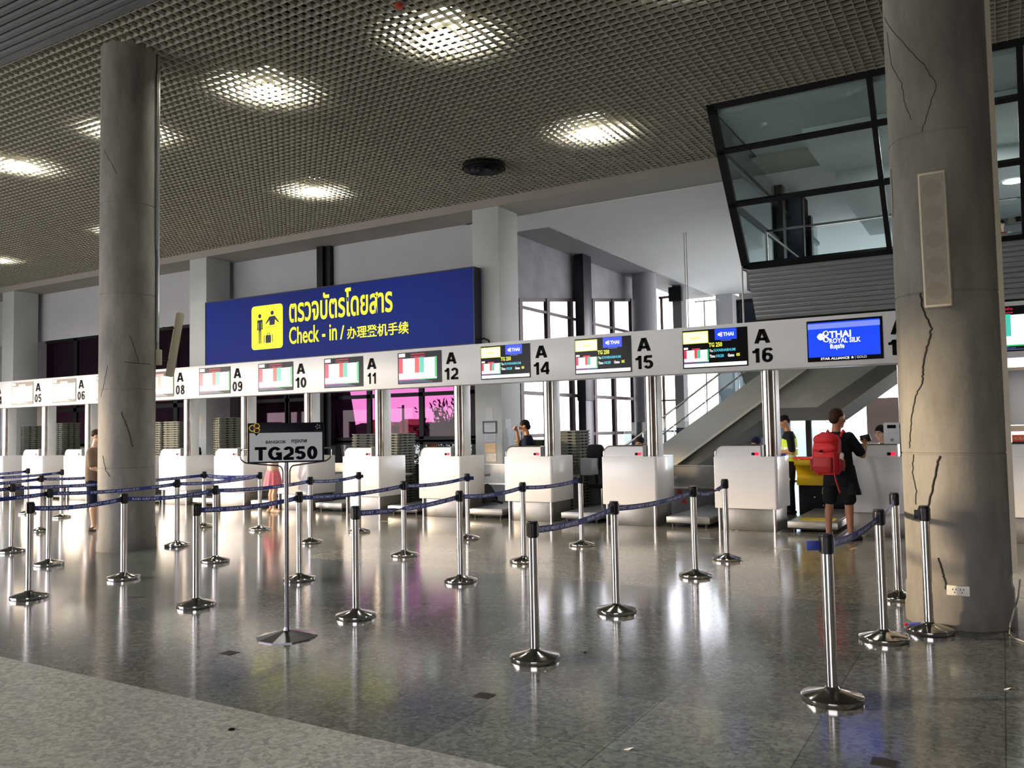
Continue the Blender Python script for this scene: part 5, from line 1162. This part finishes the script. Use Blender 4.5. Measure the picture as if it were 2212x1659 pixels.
# --- man with the red backpack (local: x right, y forward)
def man_backpack():
    x, y = -1.99, 12.22; T = frame(x, y, 0, -.20); t = thing('person', 'person seen from behind at counter A 17, black T-shirt and shorts, wearing a red backpack', 'person', (x, y, 0))
    hc = Vector((.02, .03, 1.655)); hf = (.45, .85, -.12)
    P = Prim(); L, R = head(P, hc, hf, s=1.14); P.cap((0, 0, 1.44), (.01, .015, 1.58), .062, .060)
    P.loft([((0, 0, .90), .155, .11), ((0, 0, 1.05), .15, .105), ((0, 0, 1.25), .17, .11), ((0, 0, 1.38), .18, .10), ((0, 0, 1.46), .09, .06)])
    la = [(-.175, 0, 1.40), (-.23, .06, 1.13), (-.12, .26, 1.08)]; ra = [(.175, 0, 1.40), (.31, .10, 1.15), (.28, .30, 1.28)]
    for A in (la, ra): P.cap(A[0], A[1], .052, .042); P.cap(A[1], A[2], .041, .028)
    hand(P, ra[2], (-.1, .5, .75), (.8, -.1, .3), (-.3, -.5, .3), .9); hand(P, la[2], (.4, .85, -.1), (-.3, 0, 1), (.7, -.5, 0), .6)
    leg(P, (-.09, 0, .88), (-.135, .03, .49), (-.15, -.01, .09)); leg(P, (.09, 0, .88), (.135, .03, .49), (.155, -.02, .09))
    foot(P, (-.15, -.01, .09), (-.2, 1, 0)); foot(P, (.155, -.02, .09), (.35, 1, 0))
    b = blob('body', P, SKT, t, T, .007, 4); face(t, L, R, T, 1.14)
    H = Prim(); Lh = lambda a, bb, c: L(a, bb, c); H.ell(L(0, -.022, .040), (.091, .112, .100), R); H.ell(L(0, -.06, -.01), (.076, .063, .071), R); blob('hair', H, HAIRN, t, T, .008, 3)
    BT = mat('tshirt_black', (.012, .013, .017), .8, var=.1)
    P = Prim(); P.loft([((.03, 0, .80), .215, .155), ((.02, 0, .95), .195, .145), ((0, 0, 1.20), .195, .135), ((0, 0, 1.36), .205, .125), ((0, 0, 1.43), .15, .10), ((0, 0, 1.475), .075, .07)])
    for A in (la, ra): v = Vector(A[0]).lerp(Vector(A[1]), .80); P.cap(A[0], v, .075, .072)
    blob('tshirt', P, BT, t, T, .009)
    P = Prim(); P.loft([((0, 0, .74), .20, .14), ((0, 0, .96), .17, .125)]); 
    for s in (-1, 1): P.cap((s*.09, .0, .84), (s*.13, .025, .56), .105, .098)
    blob('shorts', P, mat('shorts_black', (.014, .015, .014), .85), t, T, .010)
    P = Prim(); P.cap((-.215, .0, .62), (-.205, .0, .70), .012, .012); blob('shorts_trim', P, mat('trim_green', lin(150, 160, 60), .7), t, T, .005, 1)
    for s, d in ((-1, (-.2, 1, 0)), (1, (.35, 1, 0))):
        P = Prim(); a = Vector((s*.152, -.015, 0)); d = Vector(d).normalized(); P.cap(a-d*.05+Vector((0, 0, .018)), a+d*.17+Vector((0, 0, .018)), .046, .044); P.cap(a+d*.03+Vector((0, 0, .055)), a+d*.09+Vector((0, 0, .05)), .040, .040)
        blob('sandal', P, BLACKP, t, T, .008, 2)
    # jacket tied at the right hip
    P = Prim(); P.loft([((.20, .02, .62), .10, .10), ((.17, .02, .80), .085, .10), ((.13, .0, 1.02), .09, .12)]); blob('tied_jacket', P, BT, t, T, .010)
    # document in the right hand
    bp = thing('backpack', 'red hiking backpack on the back of the person at counter A 17', 'backpack', (x, y-.2, .95)); RD = mat('pack_red', lin(205, 22, 34), .6, var=.06, scale=9); RD2 = mat('pack_dark_red', lin(150, 18, 26), .6, var=.06)
    P = Prim(); P.loft([((-.04, -.24, .90), .15, .10), ((-.04, -.25, .98), .185, .13), ((-.04, -.25, 1.20), .185, .135), ((-.03, -.24, 1.36), .175, .12), ((-.02, -.23, 1.44), .12, .08)], pw=2.8); m_ = blob('main_bag', P, RD, bp, T, .010)
    P = Prim(); P.loft([((-.05, -.375, .93), .12, .03), ((-.05, -.39, 1.02), .14, .045), ((-.05, -.385, 1.14), .13, .03)], pw=2.6); blob('front_pocket', P, RD2, bp, T, .008)
    P = Prim(); P.ell((-.03, -.27, 1.37), (.18, .14, .10)); P.ell((-.03, -.36, 1.26), (.16, .05, .07)); blob('lid', P, RD, bp, T, .009)
    for s in (-1, 1): P = Prim(); P.loft([((-.04+s*.19, -.24, .95), .03, .07), ((-.04+s*.195, -.24, 1.08), .035, .08), ((-.04+s*.19, -.24, 1.12), .03, .07)]); blob('side_pocket', P, RD2, bp, T, .008)
    for s in (-1, 1):
        g = MB(); g.tube([T @ Vector(q) for q in ((s*.10, -.13, 1.40), (s*.105, -.02, 1.49), (s*.11, .10, 1.42), (s*.12, .13, 1.25), (s*.15, .05, 1.08), (s*.14, -.14, 1.0))], .018, 8); g.build('shoulder_strap', RD, bp, True)
        g = MB(); g.tube([T @ Vector(q) for q in ((s*.10, -.36, 1.18), (s*.11, -.40, 1.02), (s*.10, -.36, .90))], .008, 6); g.build('compression_strap', RD2, bp, True)
    g = MB(); g.tube([T @ Vector(q) for q in ((.06, -.27, .92), (.09, -.28, .80), (.11, -.26, .70), (.12, -.25, .66))], .013, 6); g.build('hanging_strap', RD2, bp, True)
    P = Prim(); P.cap((.155, -.27, 1.10), (.165, -.26, 1.17), .03, .03); blob('bottle', P, mat('bottle_clear', lin(220, 215, 200), .2), bp, T, .007)
    g = MB(); c = T @ Vector((-.06, -.425, 1.22)); g.prism([(c.x-.02, c.z-.012), (c.x+.022, c.z-.012), (c.x+.004, c.z+.022)], 'y', c.y-.003, c.y+.03); g.build('emblem', BLK, bp)
    g = MB(); g.box(c.x-.03, c.x+.03, c.y-.004, c.y+.03, c.z-.035, c.z-.027); g.build('emblem_line', mat('emblem_pale', lin(215, 120, 120), .6), bp)
    hp = thing('phone', 'dark phone held up by the person with the red backpack', 'phone', T @ Vector((.27, .40, 1.36)))
    g = MB(); c = T @ Vector((.265, .375, 1.375)); g.obox(c, T.to_3x3() @ Vector((.06, .02, .015)), T.to_3x3() @ Vector((-.006, .02, .006)), T.to_3x3() @ Vector((-.01, -.012, .045))); g.build('case', BLACKP, hp, False, .004)
man_backpack()
# --- guard in a yellow vest, profile to the left, looking down
def guard():
    q = at(1706, 1000, Y=15.4); x, y = q.x, 15.4; T = frame(x, y, 0, PI/2+.35); t = thing('person', 'person in a yellow green reflective vest looking down, behind counter A 16', 'person', (x, y, 0))
    hc = Vector((0, .07, 1.63)); P = Prim(); L, R = head(P, hc, (0, .84, -.42)); P.cap((0, 0, 1.42), (0, .04, 1.56), .056, .053)
    P.loft([((0, 0, .88), .15, .11), ((0, 0, 1.05), .145, .10), ((0, 0, 1.25), .16, .11), ((0, 0, 1.36), .17, .10), ((0, 0, 1.43), .08, .06)])
    arms = [[(-.17, 0, 1.36), (-.20, -.02, 1.10), (-.10, .24, 1.10)], [(.17, 0, 1.36), (.20, .0, 1.10), (.06, .25, 1.11)]]
    for A in arms: P.cap(A[0], A[1], .050, .041); P.cap(A[1], A[2], .040, .027)
    hand(P, arms[0][2], (.3, .9, .1), (-.5, 0, .85), (.5, -.2, .5), .8); hand(P, arms[1][2], (-.3, .9, .1), (.5, 0, .85), (-.5, -.2, .5), .8)
    leg(P, (-.08, 0, .86), (-.09, .02, .48), (-.09, 0, .09)); leg(P, (.08, 0, .86), (.09, .02, .48), (.09, 0, .09))
    blob('body', P, SKM, t, T, .008, 4); face(t, L, R, T)
    H = Prim(); H.ell(L(0, -.018, .042), (.080, .098, .082), R); H.ell(L(0, -.065, .0), (.066, .045, .055), R); blob('hair', H, HAIRB, t, T, .008, 3)
    P = Prim(); P.loft([((0, 0, .95), .165, .125), ((0, 0, 1.2), .175, .125), ((0, 0, 1.36), .185, .115), ((0, 0, 1.42), .13, .09), ((0, 0, 1.465), .07, .068)])
    for A in arms: P.cap(A[0], Vector(A[0]).lerp(Vector(A[1]), .85), .070, .062)
    blob('shirt', P, mat('tshirt_black', (.012, .013, .017)), t, T, .009)
    P = Prim(); P.loft([((0, -.005, .93), .178, .138), ((0, -.005, 1.1), .182, .138), ((0, -.005, 1.30), .190, .132), ((0, -.005, 1.395), .135, .105), ((0, -.005, 1.42), .115, .095)]); v = blob('vest', P, mat('vest_lime', lin(196, 232, 60), .6, emit=None, var=.05), t, T, .008)
    SIL = mat('vest_silver', lin(215, 222, 215), .3, .2)
    for zz in (1.02, 1.16): P = Prim(); P.loft([((0, -.005, zz-.025), .186, .146), ((0, -.005, zz+.025), .188, .146)]); blob('reflective_band', P, SIL, t, T, .008, 1)
    P = Prim(); P.loft([((0, 0, .80), .155, .125), ((0, 0, .97), .155, .12)])
    for s in (-1, 1): P.cap((s*.08, 0, .84), (s*.09, .02, .48), .095, .075); P.cap((s*.09, .02, .48), (s*.09, 0, .10), .075, .062)
    blob('trousers', P, mat('trousers_black', (.010, .011, .014), .8), t, T, .010)
    for s in (-1, 1):
        P = Prim(); a = Vector((s*.09, -.04, .035)); P.cap(a, a+Vector((s*.02, .20, 0)), .042, .036); P.cap((s*.09, 0, .06), (s*.09, 0, .10), .045, .045); blob('shoe', P, BLACKP, t, T, .009, 2)
    d = thing('blue_notebook', 'blue flat notebook on the counter beside the person in the vest', 'notebook', at(1695, 981, Y=13.05)); g = MB(); q = at(1695, 984, Y=13.05); g.box(q.x-.11, q.x+.03, 13.0, 13.15, 1.117, 1.14); g.build('cover', mat('notebook_blue', lin(30, 60, 180), .5), d)
guard()
# --- person behind A 14, hand on the forehead
def person14():
    x, y = at(1140, 930, Y=13.95).x, 13.95; T = frame(x, y, 0, PI*.62); t = thing('person', 'person in a dark navy shirt behind counter A 14, hand raised to the forehead', 'person', (x, y, 0))
    hc = Vector((0, .06, 1.64)); P = Prim(); L, R = head(P, hc, (0, .9, -.3)); P.cap((0, 0, 1.42), (0, .03, 1.57), .052, .05)
    P.loft([((0, 0, .85), .14, .10), ((0, 0, 1.05), .14, .10), ((0, 0, 1.25), .15, .10), ((0, 0, 1.37), .16, .095), ((0, 0, 1.43), .08, .06)])
    A1 = [(.16, 0, 1.36), (.20, .20, 1.30), (.05, .22, 1.58)]; A2 = [(-.16, 0, 1.36), (-.20, .02, 1.10), (-.12, .20, 1.02)]
    for A in (A1, A2): P.cap(A[0], A[1], .047, .040); P.cap(A[1], A[2], .039, .026)
    hand(P, A1[2], (-.45, .25, .25), (.2, .8, .6), (-.2, -.5, .8), .9); hand(P, A2[2], (.2, 1, 0), (0, 0, 1), (1, 0, 0), .4)
    leg(P, (-.08, 0, .85), (-.09, .02, .48), (-.09, 0, .05)); leg(P, (.08, 0, .85), (.09, .02, .48), (.09, 0, .05)); foot(P, (-.09, 0, .09), (0, 1, 0)); foot(P, (.09, 0, .09), (0, 1, 0))
    blob('body', P, SKM, t, T, .008, 4); face(t, L, R, T)
    H = Prim(); H.ell(L(0, -.02, .040), (.083, .100, .086), R); H.ell(L(0, -.06, -.02), (.072, .055, .07), R); blob('hair', H, HAIRB, t, T, .008, 3)
    NV_ = mat('shirt_navy', (.010, .013, .030), .8, var=.1)
    P = Prim(); P.loft([((0, 0, .80), .17, .125), ((0, 0, 1.2), .17, .12), ((0, 0, 1.37), .175, .115), ((0, 0, 1.42), .12, .09), ((0, 0, 1.47), .07, .068)])
    for A in (A1, A2): P.cap(A[0], Vector(A[0]).lerp(Vector(A[1]), .8), .066, .060)
    blob('shirt', P, NV_, t, T, .009)
    P = Prim(); P.loft([((0, 0, .74), .16, .12), ((0, 0, .90), .155, .115)])
    for s in (-1, 1): P.cap((s*.08, 0, .80), (s*.09, .02, .48), .09, .07); P.cap((s*.09, .02, .48), (s*.09, 0, .10), .07, .058)
    blob('trousers', P, mat('trousers_black', (.01, .011, .014)), t, T, .011)
person14()
# --- person in a pink skirt, partly behind the sign board
def pink():
    q = at(590, 1100, Y=12.25); x, y = q.x, 12.25; T = frame(x, y, 0, -.35); t = thing('person', 'person in a pink skirt standing at counter A 09, half hidden by the sign board', 'person', (x, y, 0))
    s_ = .93; P = Prim(); L, R = head(P, (0, .03, 1.50), (.2, .95, -.1), s=.97); P.cap((0, 0, 1.31), (0, .01, 1.43), .046, .044)
    P.loft([((0, 0, .80), .155, .12), ((0, 0, .98), .12, .09), ((0, 0, 1.15), .135, .10), ((0, 0, 1.26), .145, .085), ((0, 0, 1.32), .07, .055)])
    A1 = [(-.145, 0, 1.25), (-.19, .03, 1.02), (-.20, .06, .84)]; A2 = [(.145, 0, 1.25), (.18, .06, 1.03), (.10, .25, 1.08)]
    for A in (A1, A2): P.cap(A[0], A[1], .040, .034); P.cap(A[1], A[2], .033, .023)
    hand(P, A1[2], (.0, .1, -1), (-1, 0, 0), (0, 1, 0), .35, .9); hand(P, A2[2], (-.2, .9, .1), (0, 0, 1), (-1, 0, 0), .6, .9)
    leg(P, (-.075, 0, .80), (-.075, .01, .45), (-.075, -.01, .08), .95); leg(P, (.075, 0, .80), (.085, .01, .45), (.10, -.02, .08), .95)
    foot(P, (-.075, -.01, .08), (.2, 1, 0), .22); foot(P, (.10, -.02, .08), (.95, .3, 0), .22)
    blob('body', P, SKL, t, T, .008, 4); face(t, L, R, T, .97)
    H = Prim(); H.ell(L(0, -.02, .035), (.085, .10, .09), R); H.ell(L(0, -.07, -.06), (.075, .05, .12), R); blob('hair', H, HAIRB, t, T, .009, 3)
    PK = mat('skirt_pink', lin(228, 120, 132), .8, var=.06, scale=7)
    n = 72; g = MB()
    for z, rx, ry, am in ((.50, .225, .185, .016), (.62, .205, .168, .012), (.76, .175, .14, .006), (.90, .13, .10, .0), (.93, .127, .098, 0)):
        for i in range(n): a = 2*PI*i/n; w = 1+am/rx*math.sin(a*11); g.v.append(tuple(T @ Vector((rx*w*math.cos(a), ry*w*math.sin(a), z))))
    for j in range(4):
        for i in range(n): g.f.append((j*n+i, j*n+(i+1) % n, (j+1)*n+(i+1) % n, (j+1)*n+i))
    g.f.append(tuple(range(n-1, -1, -1))); g.f.append(tuple(range(4*n, 5*n))); g.build('skirt', PK, t, True)
    P = Prim(); P.loft([((0, 0, .90), .132, .10), ((0, 0, 1.15), .148, .112), ((0, 0, 1.25), .155, .10), ((0, 0, 1.31), .09, .07)])
    for A in (A1, A2): P.cap(A[0], Vector(A[0]).lerp(Vector(A[1]), .5), .055, .05)
    blob('blouse', P, mat('blouse_pale', lin(225, 190, 185), .7), t, T, .009)
    for a, d in (((-.075, -.01), (.2, 1, 0)), ((.10, -.02), (.95, .3, 0))):
        d = Vector(d).normalized(); a = Vector((a[0], a[1], 0)); P = Prim(); P.cap(a-d*.05+Vector((0, 0, .03)), a+d*.15+Vector((0, 0, .026)), .040, .032); blob('flat_shoe', P, mat('shoe_beige', lin(205, 185, 150), .5), t, T, .008, 2)
pink()
# --- person behind the left column
def behind():
    q = at(203, 1146, z=0); x, y = q.x, q.y; T = frame(x, y, 0, -.9); t = thing('person', 'person in a brown shirt and dark shorts mostly hidden behind the left column', 'person', (x, y, 0))
    P = Prim(); L, R = head(P, (0, .05, 1.60), (0, 1, -.1)); P.cap((0, 0, 1.40), (0, .03, 1.53), .056, .053)
    P.loft([((0, 0, .85), .15, .11), ((0, 0, 1.1), .15, .11), ((0, 0, 1.34), .17, .10), ((0, 0, 1.42), .08, .06)])
    A1 = [(-.17, 0, 1.34), (-.21, -.03, 1.07), (-.18, .10, .88)]; A2 = [(.17, 0, 1.34), (.2, .03, 1.07), (.16, .2, 1.0)]
    for A in (A1, A2): P.cap(A[0], A[1], .05, .04); P.cap(A[1], A[2], .04, .027); hand(P, A[2], (0, .3, -.9) if A is A1 else (0, 1, 0), (-1, 0, 0) if A is A1 else (0, 0, 1), (0, 1, 0) if A is A1 else (-1, 0, 0), .5)
    leg(P, (-.09, 0, .86), (-.10, .02, .48), (-.11, -.03, .09)); leg(P, (.09, 0, .86), (.10, .03, .48), (.10, .03, .09)); foot(P, (-.11, -.03, .09), (0, 1, 0)); foot(P, (.10, .03, .09), (0, 1, 0))
    blob('body', P, SKL, t, T, .009, 4); face(t, L, R, T)
    H = Prim(); H.ell(L(0, -.02, .04), (.082, .099, .085), R); blob('hair', H, HAIRN, t, T, .009, 3)
    P = Prim(); P.loft([((0, 0, .84), .18, .135), ((0, 0, 1.1), .18, .13), ((0, 0, 1.33), .19, .12), ((0, 0, 1.41), .12, .09)])
    for A in (A1, A2): P.cap(A[0], Vector(A[0]).lerp(Vector(A[1]), .8), .07, .065)
    blob('shirt', P, mat('shirt_brown', lin(122, 104, 84), .8, var=.1), t, T, .010)
    P = Prim(); P.loft([((0, 0, .78), .175, .13), ((0, 0, .92), .165, .12)])
    for s in (-1, 1): P.cap((s*.09, 0, .82), (s*.10, .02, .52), .10, .092)
    blob('shorts', P, mat('shorts_navy', (.012, .015, .025), .85), t, T, .010)
    for a in ((-.11, -.03), (.10, .03)): P = Prim(); a = Vector((a[0], a[1], .03)); P.cap(a-Vector((0, .05, 0)), a+Vector((0, .17, -.003)), .045, .036); P.cap(a, a+Vector((0, 0, .03)), .042, .042); blob('shoe', P, mat('shoe_brown', (.05, .03, .025), .6), t, T, .009, 2)
behind()
# --- seated staff behind the counters
def staff(px, py, Y, hd, lb, hair, cloth, scarf=None, skin=SKM):
    q = at(px, py, Y=Y); ztop = q.z; x = q.x; dz = ztop-1.31; T = frame(x, Y, dz, hd); t = thing('person', lb, 'person', (x, Y, 0))
    P = Prim(); L, R = head(P, (0, .05, 1.20), (0, .97, -.2)); P.cap((0, 0, 1.0), (0, .02, 1.13), .05, .048)
    P.loft([((0, 0, .48), .17, .13), ((0, 0, .65), .15, .11), ((0, 0, .85), .16, .11), ((0, 0, .95), .165, .095), ((0, 0, 1.01), .08, .06)])
    A1 = [(-.165, 0, .93), (-.20, .05, .70), (-.12, .28, .68)]; A2 = [(.165, 0, .93), (.20, .05, .70), (.12, .28, .68)]
    for A in (A1, A2): P.cap(A[0], A[1], .045, .038); P.cap(A[1], A[2], .037, .025); hand(P, A[2], (0, 1, 0), (0, 0, 1), (1 if A is A1 else -1, 0, 0), .4)
    for s in (-1, 1): P.cap((s*.09, .02, .50), (s*.10, .40, .50), .08, .055); P.cap((s*.10, .40, .50), (s*.10, .38, .10-dz), .05, .035); P.cap((s*.10, .34, .045-dz), (s*.10, .52, .035-dz), .038, .03)
    blob('body', P, skin, t, T, .010, 4); face(t, L, R, T)
    H = Prim(); H.ell(L(0, -.02, .040), (.084, .102, .088), R); H.ell(L(0, -.055, -.04), (.076, .06, .08), R); 
    if scarf: H.loft([((0, .0, .93), .13, .10), ((0, .0, 1.02), .085, .075), ((0, .01, 1.10), .07, .07)])
    blob('headscarf' if scarf else 'hair', H, scarf or hair, t, T, .010, 3)
    P = Prim(); P.loft([((0, 0, .46), .18, .15), ((0, 0, .65), .17, .13), ((0, 0, .93), .18, .115), ((0, 0, 1.0), .11, .085)])
    for A in (A1, A2): P.cap(A[0], A[1], .062, .055)
    blob('jacket', P, cloth, t, T, .011)
    P = Prim()
    for s in (-1, 1): P.cap((s*.09, .02, .50), (s*.10, .40, .50), .09, .07); P.cap((s*.10, .40, .50), (s*.10, .38, .12-dz), .066, .05)
    blob('trousers', P, mat('trousers_black', (.01, .011, .014)), t, T, .012)
    st_ = thing('stool', {1384: 'low dark stool of the black haired person behind counter A 15', 1636: 'low dark stool of the headscarf wearer behind counter A 16', 1906: 'low dark stool behind counter A 17 and its paper notice', 429: 'low dark stool behind the trays at counter A 09'}[px], 'stool', (x, Y, 0)); o = Vector((x, Y, 0)); zz = .40+dz
    g = MB(); g.cyl((0, 0, zz-.05), (0, 0, zz), .19, 24); g.build('seat', BLACKP, st_, True, 0, o); g = MB(); g.cyl((0, 0, .03), (0, 0, zz-.05), .03, 12); g.build('column', CHROME, st_, True, 0, o); g = MB(); g.lathe([(.22, 0), (.22, .02), (.03, .04)], (0, 0, 0), 24); g.build('base', BLACKP, st_, True, 0, o)
NVC = mat('uniform_purple', (.035, .012, .07), .7)
staff(1384, 945, 14.15, PI, 'seated person with black hair behind counter A 15', HAIRB, NVC)
staff(1636, 946, 14.15, PI-.3, 'seated person in a dark purple headscarf behind counter A 16', HAIRB, NVC, mat('scarf_purple', (.02, .012, .05), .7))
staff(1906, 920, 14.1, PI-.45, 'seated person behind counter A 17, face half hidden by the notice', HAIRB, NVC, None, SKL)
staff(429, 966, 14.2, PI*.9, 'seated person with black hair behind counter A 09, only the hair showing', HAIRB, NVC)
# --- person inside the mezzanine room
def mezz():
    q = at(2158, 392, Y=22.9); x, y, z0 = q.x, 22.9, zB-.05; T = frame(x, y, z0, PI*.9) @ Matrix.Scale(min(1.0, (q.z-z0)/1.74), 4); t = thing('person', 'person in a red waistcoat and white sleeves inside the mezzanine room', 'person', (x, y, z0))
    P = Prim(); L, R = head(P, (0, .02, 1.61), (.3, 1, 0)); P.cap((0, 0, 1.42), (0, .01, 1.55), .05, .05); A1 = [(-.16, 0, 1.36), (-.24, .0, 1.10), (-.12, .14, .98)]; A2 = [(.16, 0, 1.36), (.24, .0, 1.10), (.12, .14, .98)]
    for A in (A1, A2): P.cap(A[0], A[1], .045, .04); P.cap(A[1], A[2], .038, .026); hand(P, A[2], (.5 if A is A1 else -.5, .8, -.2), (0, .2, 1), (0, -.5, .8), .7)
    for s in (-1, 1): leg(P, (s*.08, 0, .86), (s*.09, .02, .48), (s*.09, 0, .09)); foot(P, (s*.09, 0, .09), (0, 1, 0))
    P.loft([((0, 0, .85), .14, .10), ((0, 0, 1.1), .14, .10), ((0, 0, 1.36), .165, .10), ((0, 0, 1.43), .08, .06)]); blob('body', P, SKL, t, T, .011, 4); face(t, L, R, T)
    H = Prim(); H.ell(L(0, -.02, .04), (.083, .1, .086), R); blob('hair', H, HAIRB, t, T, .011, 2)
    P = Prim(); P.loft([((0, 0, .95), .165, .125), ((0, 0, 1.2), .17, .125), ((0, 0, 1.38), .165, .11), ((0, 0, 1.43), .10, .08)]); blob('waistcoat', P, mat('waistcoat_red', lin(150, 20, 40), .7), t, T, .011)
    for A in (A1, A2): P = Prim(); P.cap(A[0], A[1], .066, .056); P.cap(A[1], Vector(A[1]).lerp(Vector(A[2]), .6), .055, .045); blob('sleeve', P, mat('sleeve_white', lin(225, 232, 230), .7), t, T, .011)
    P = Prim(); P.loft([((0, 0, .78), .16, .12), ((0, 0, .97), .155, .12)])
    for s in (-1, 1): P.cap((s*.08, 0, .82), (s*.09, .02, .48), .09, .07); P.cap((s*.09, .02, .48), (s*.09, 0, .08), .07, .06)
    blob('trousers', P, mat('trousers_red', lin(130, 16, 50), .7), t, T, .012)
mezz()
t = thing('kiosk_window', 'beige framed dark window under a violet band on the mezzanine back wall', 'kiosk', (at(2190, 450, Y=23.55).x, 23.55, 5.2))
a, b = at(2176, 444, Y=23.55), at(2240, 478, Y=23.55); g = MB(); g.box(a.x, b.x, 23.5, 23.6, b.z, a.z); g.build('frame', mat('kiosk_beige', lin(150, 142, 118), .6), t)
a, b = at(2194, 452, Y=23.48), at(2236, 474, Y=23.48); g = MB(); g.box(a.x, b.x, 23.48, 23.5, b.z, a.z); g.build('opening', BLK, t)
a, b = at(2172, 412, Y=23.5), at(2260, 438, Y=23.5); g = MB(); g.box(a.x, b.x, 23.5, 23.6, b.z, a.z); g.build('violet_band', mat('violet_band', lin(80, 72, 150), .5), t)
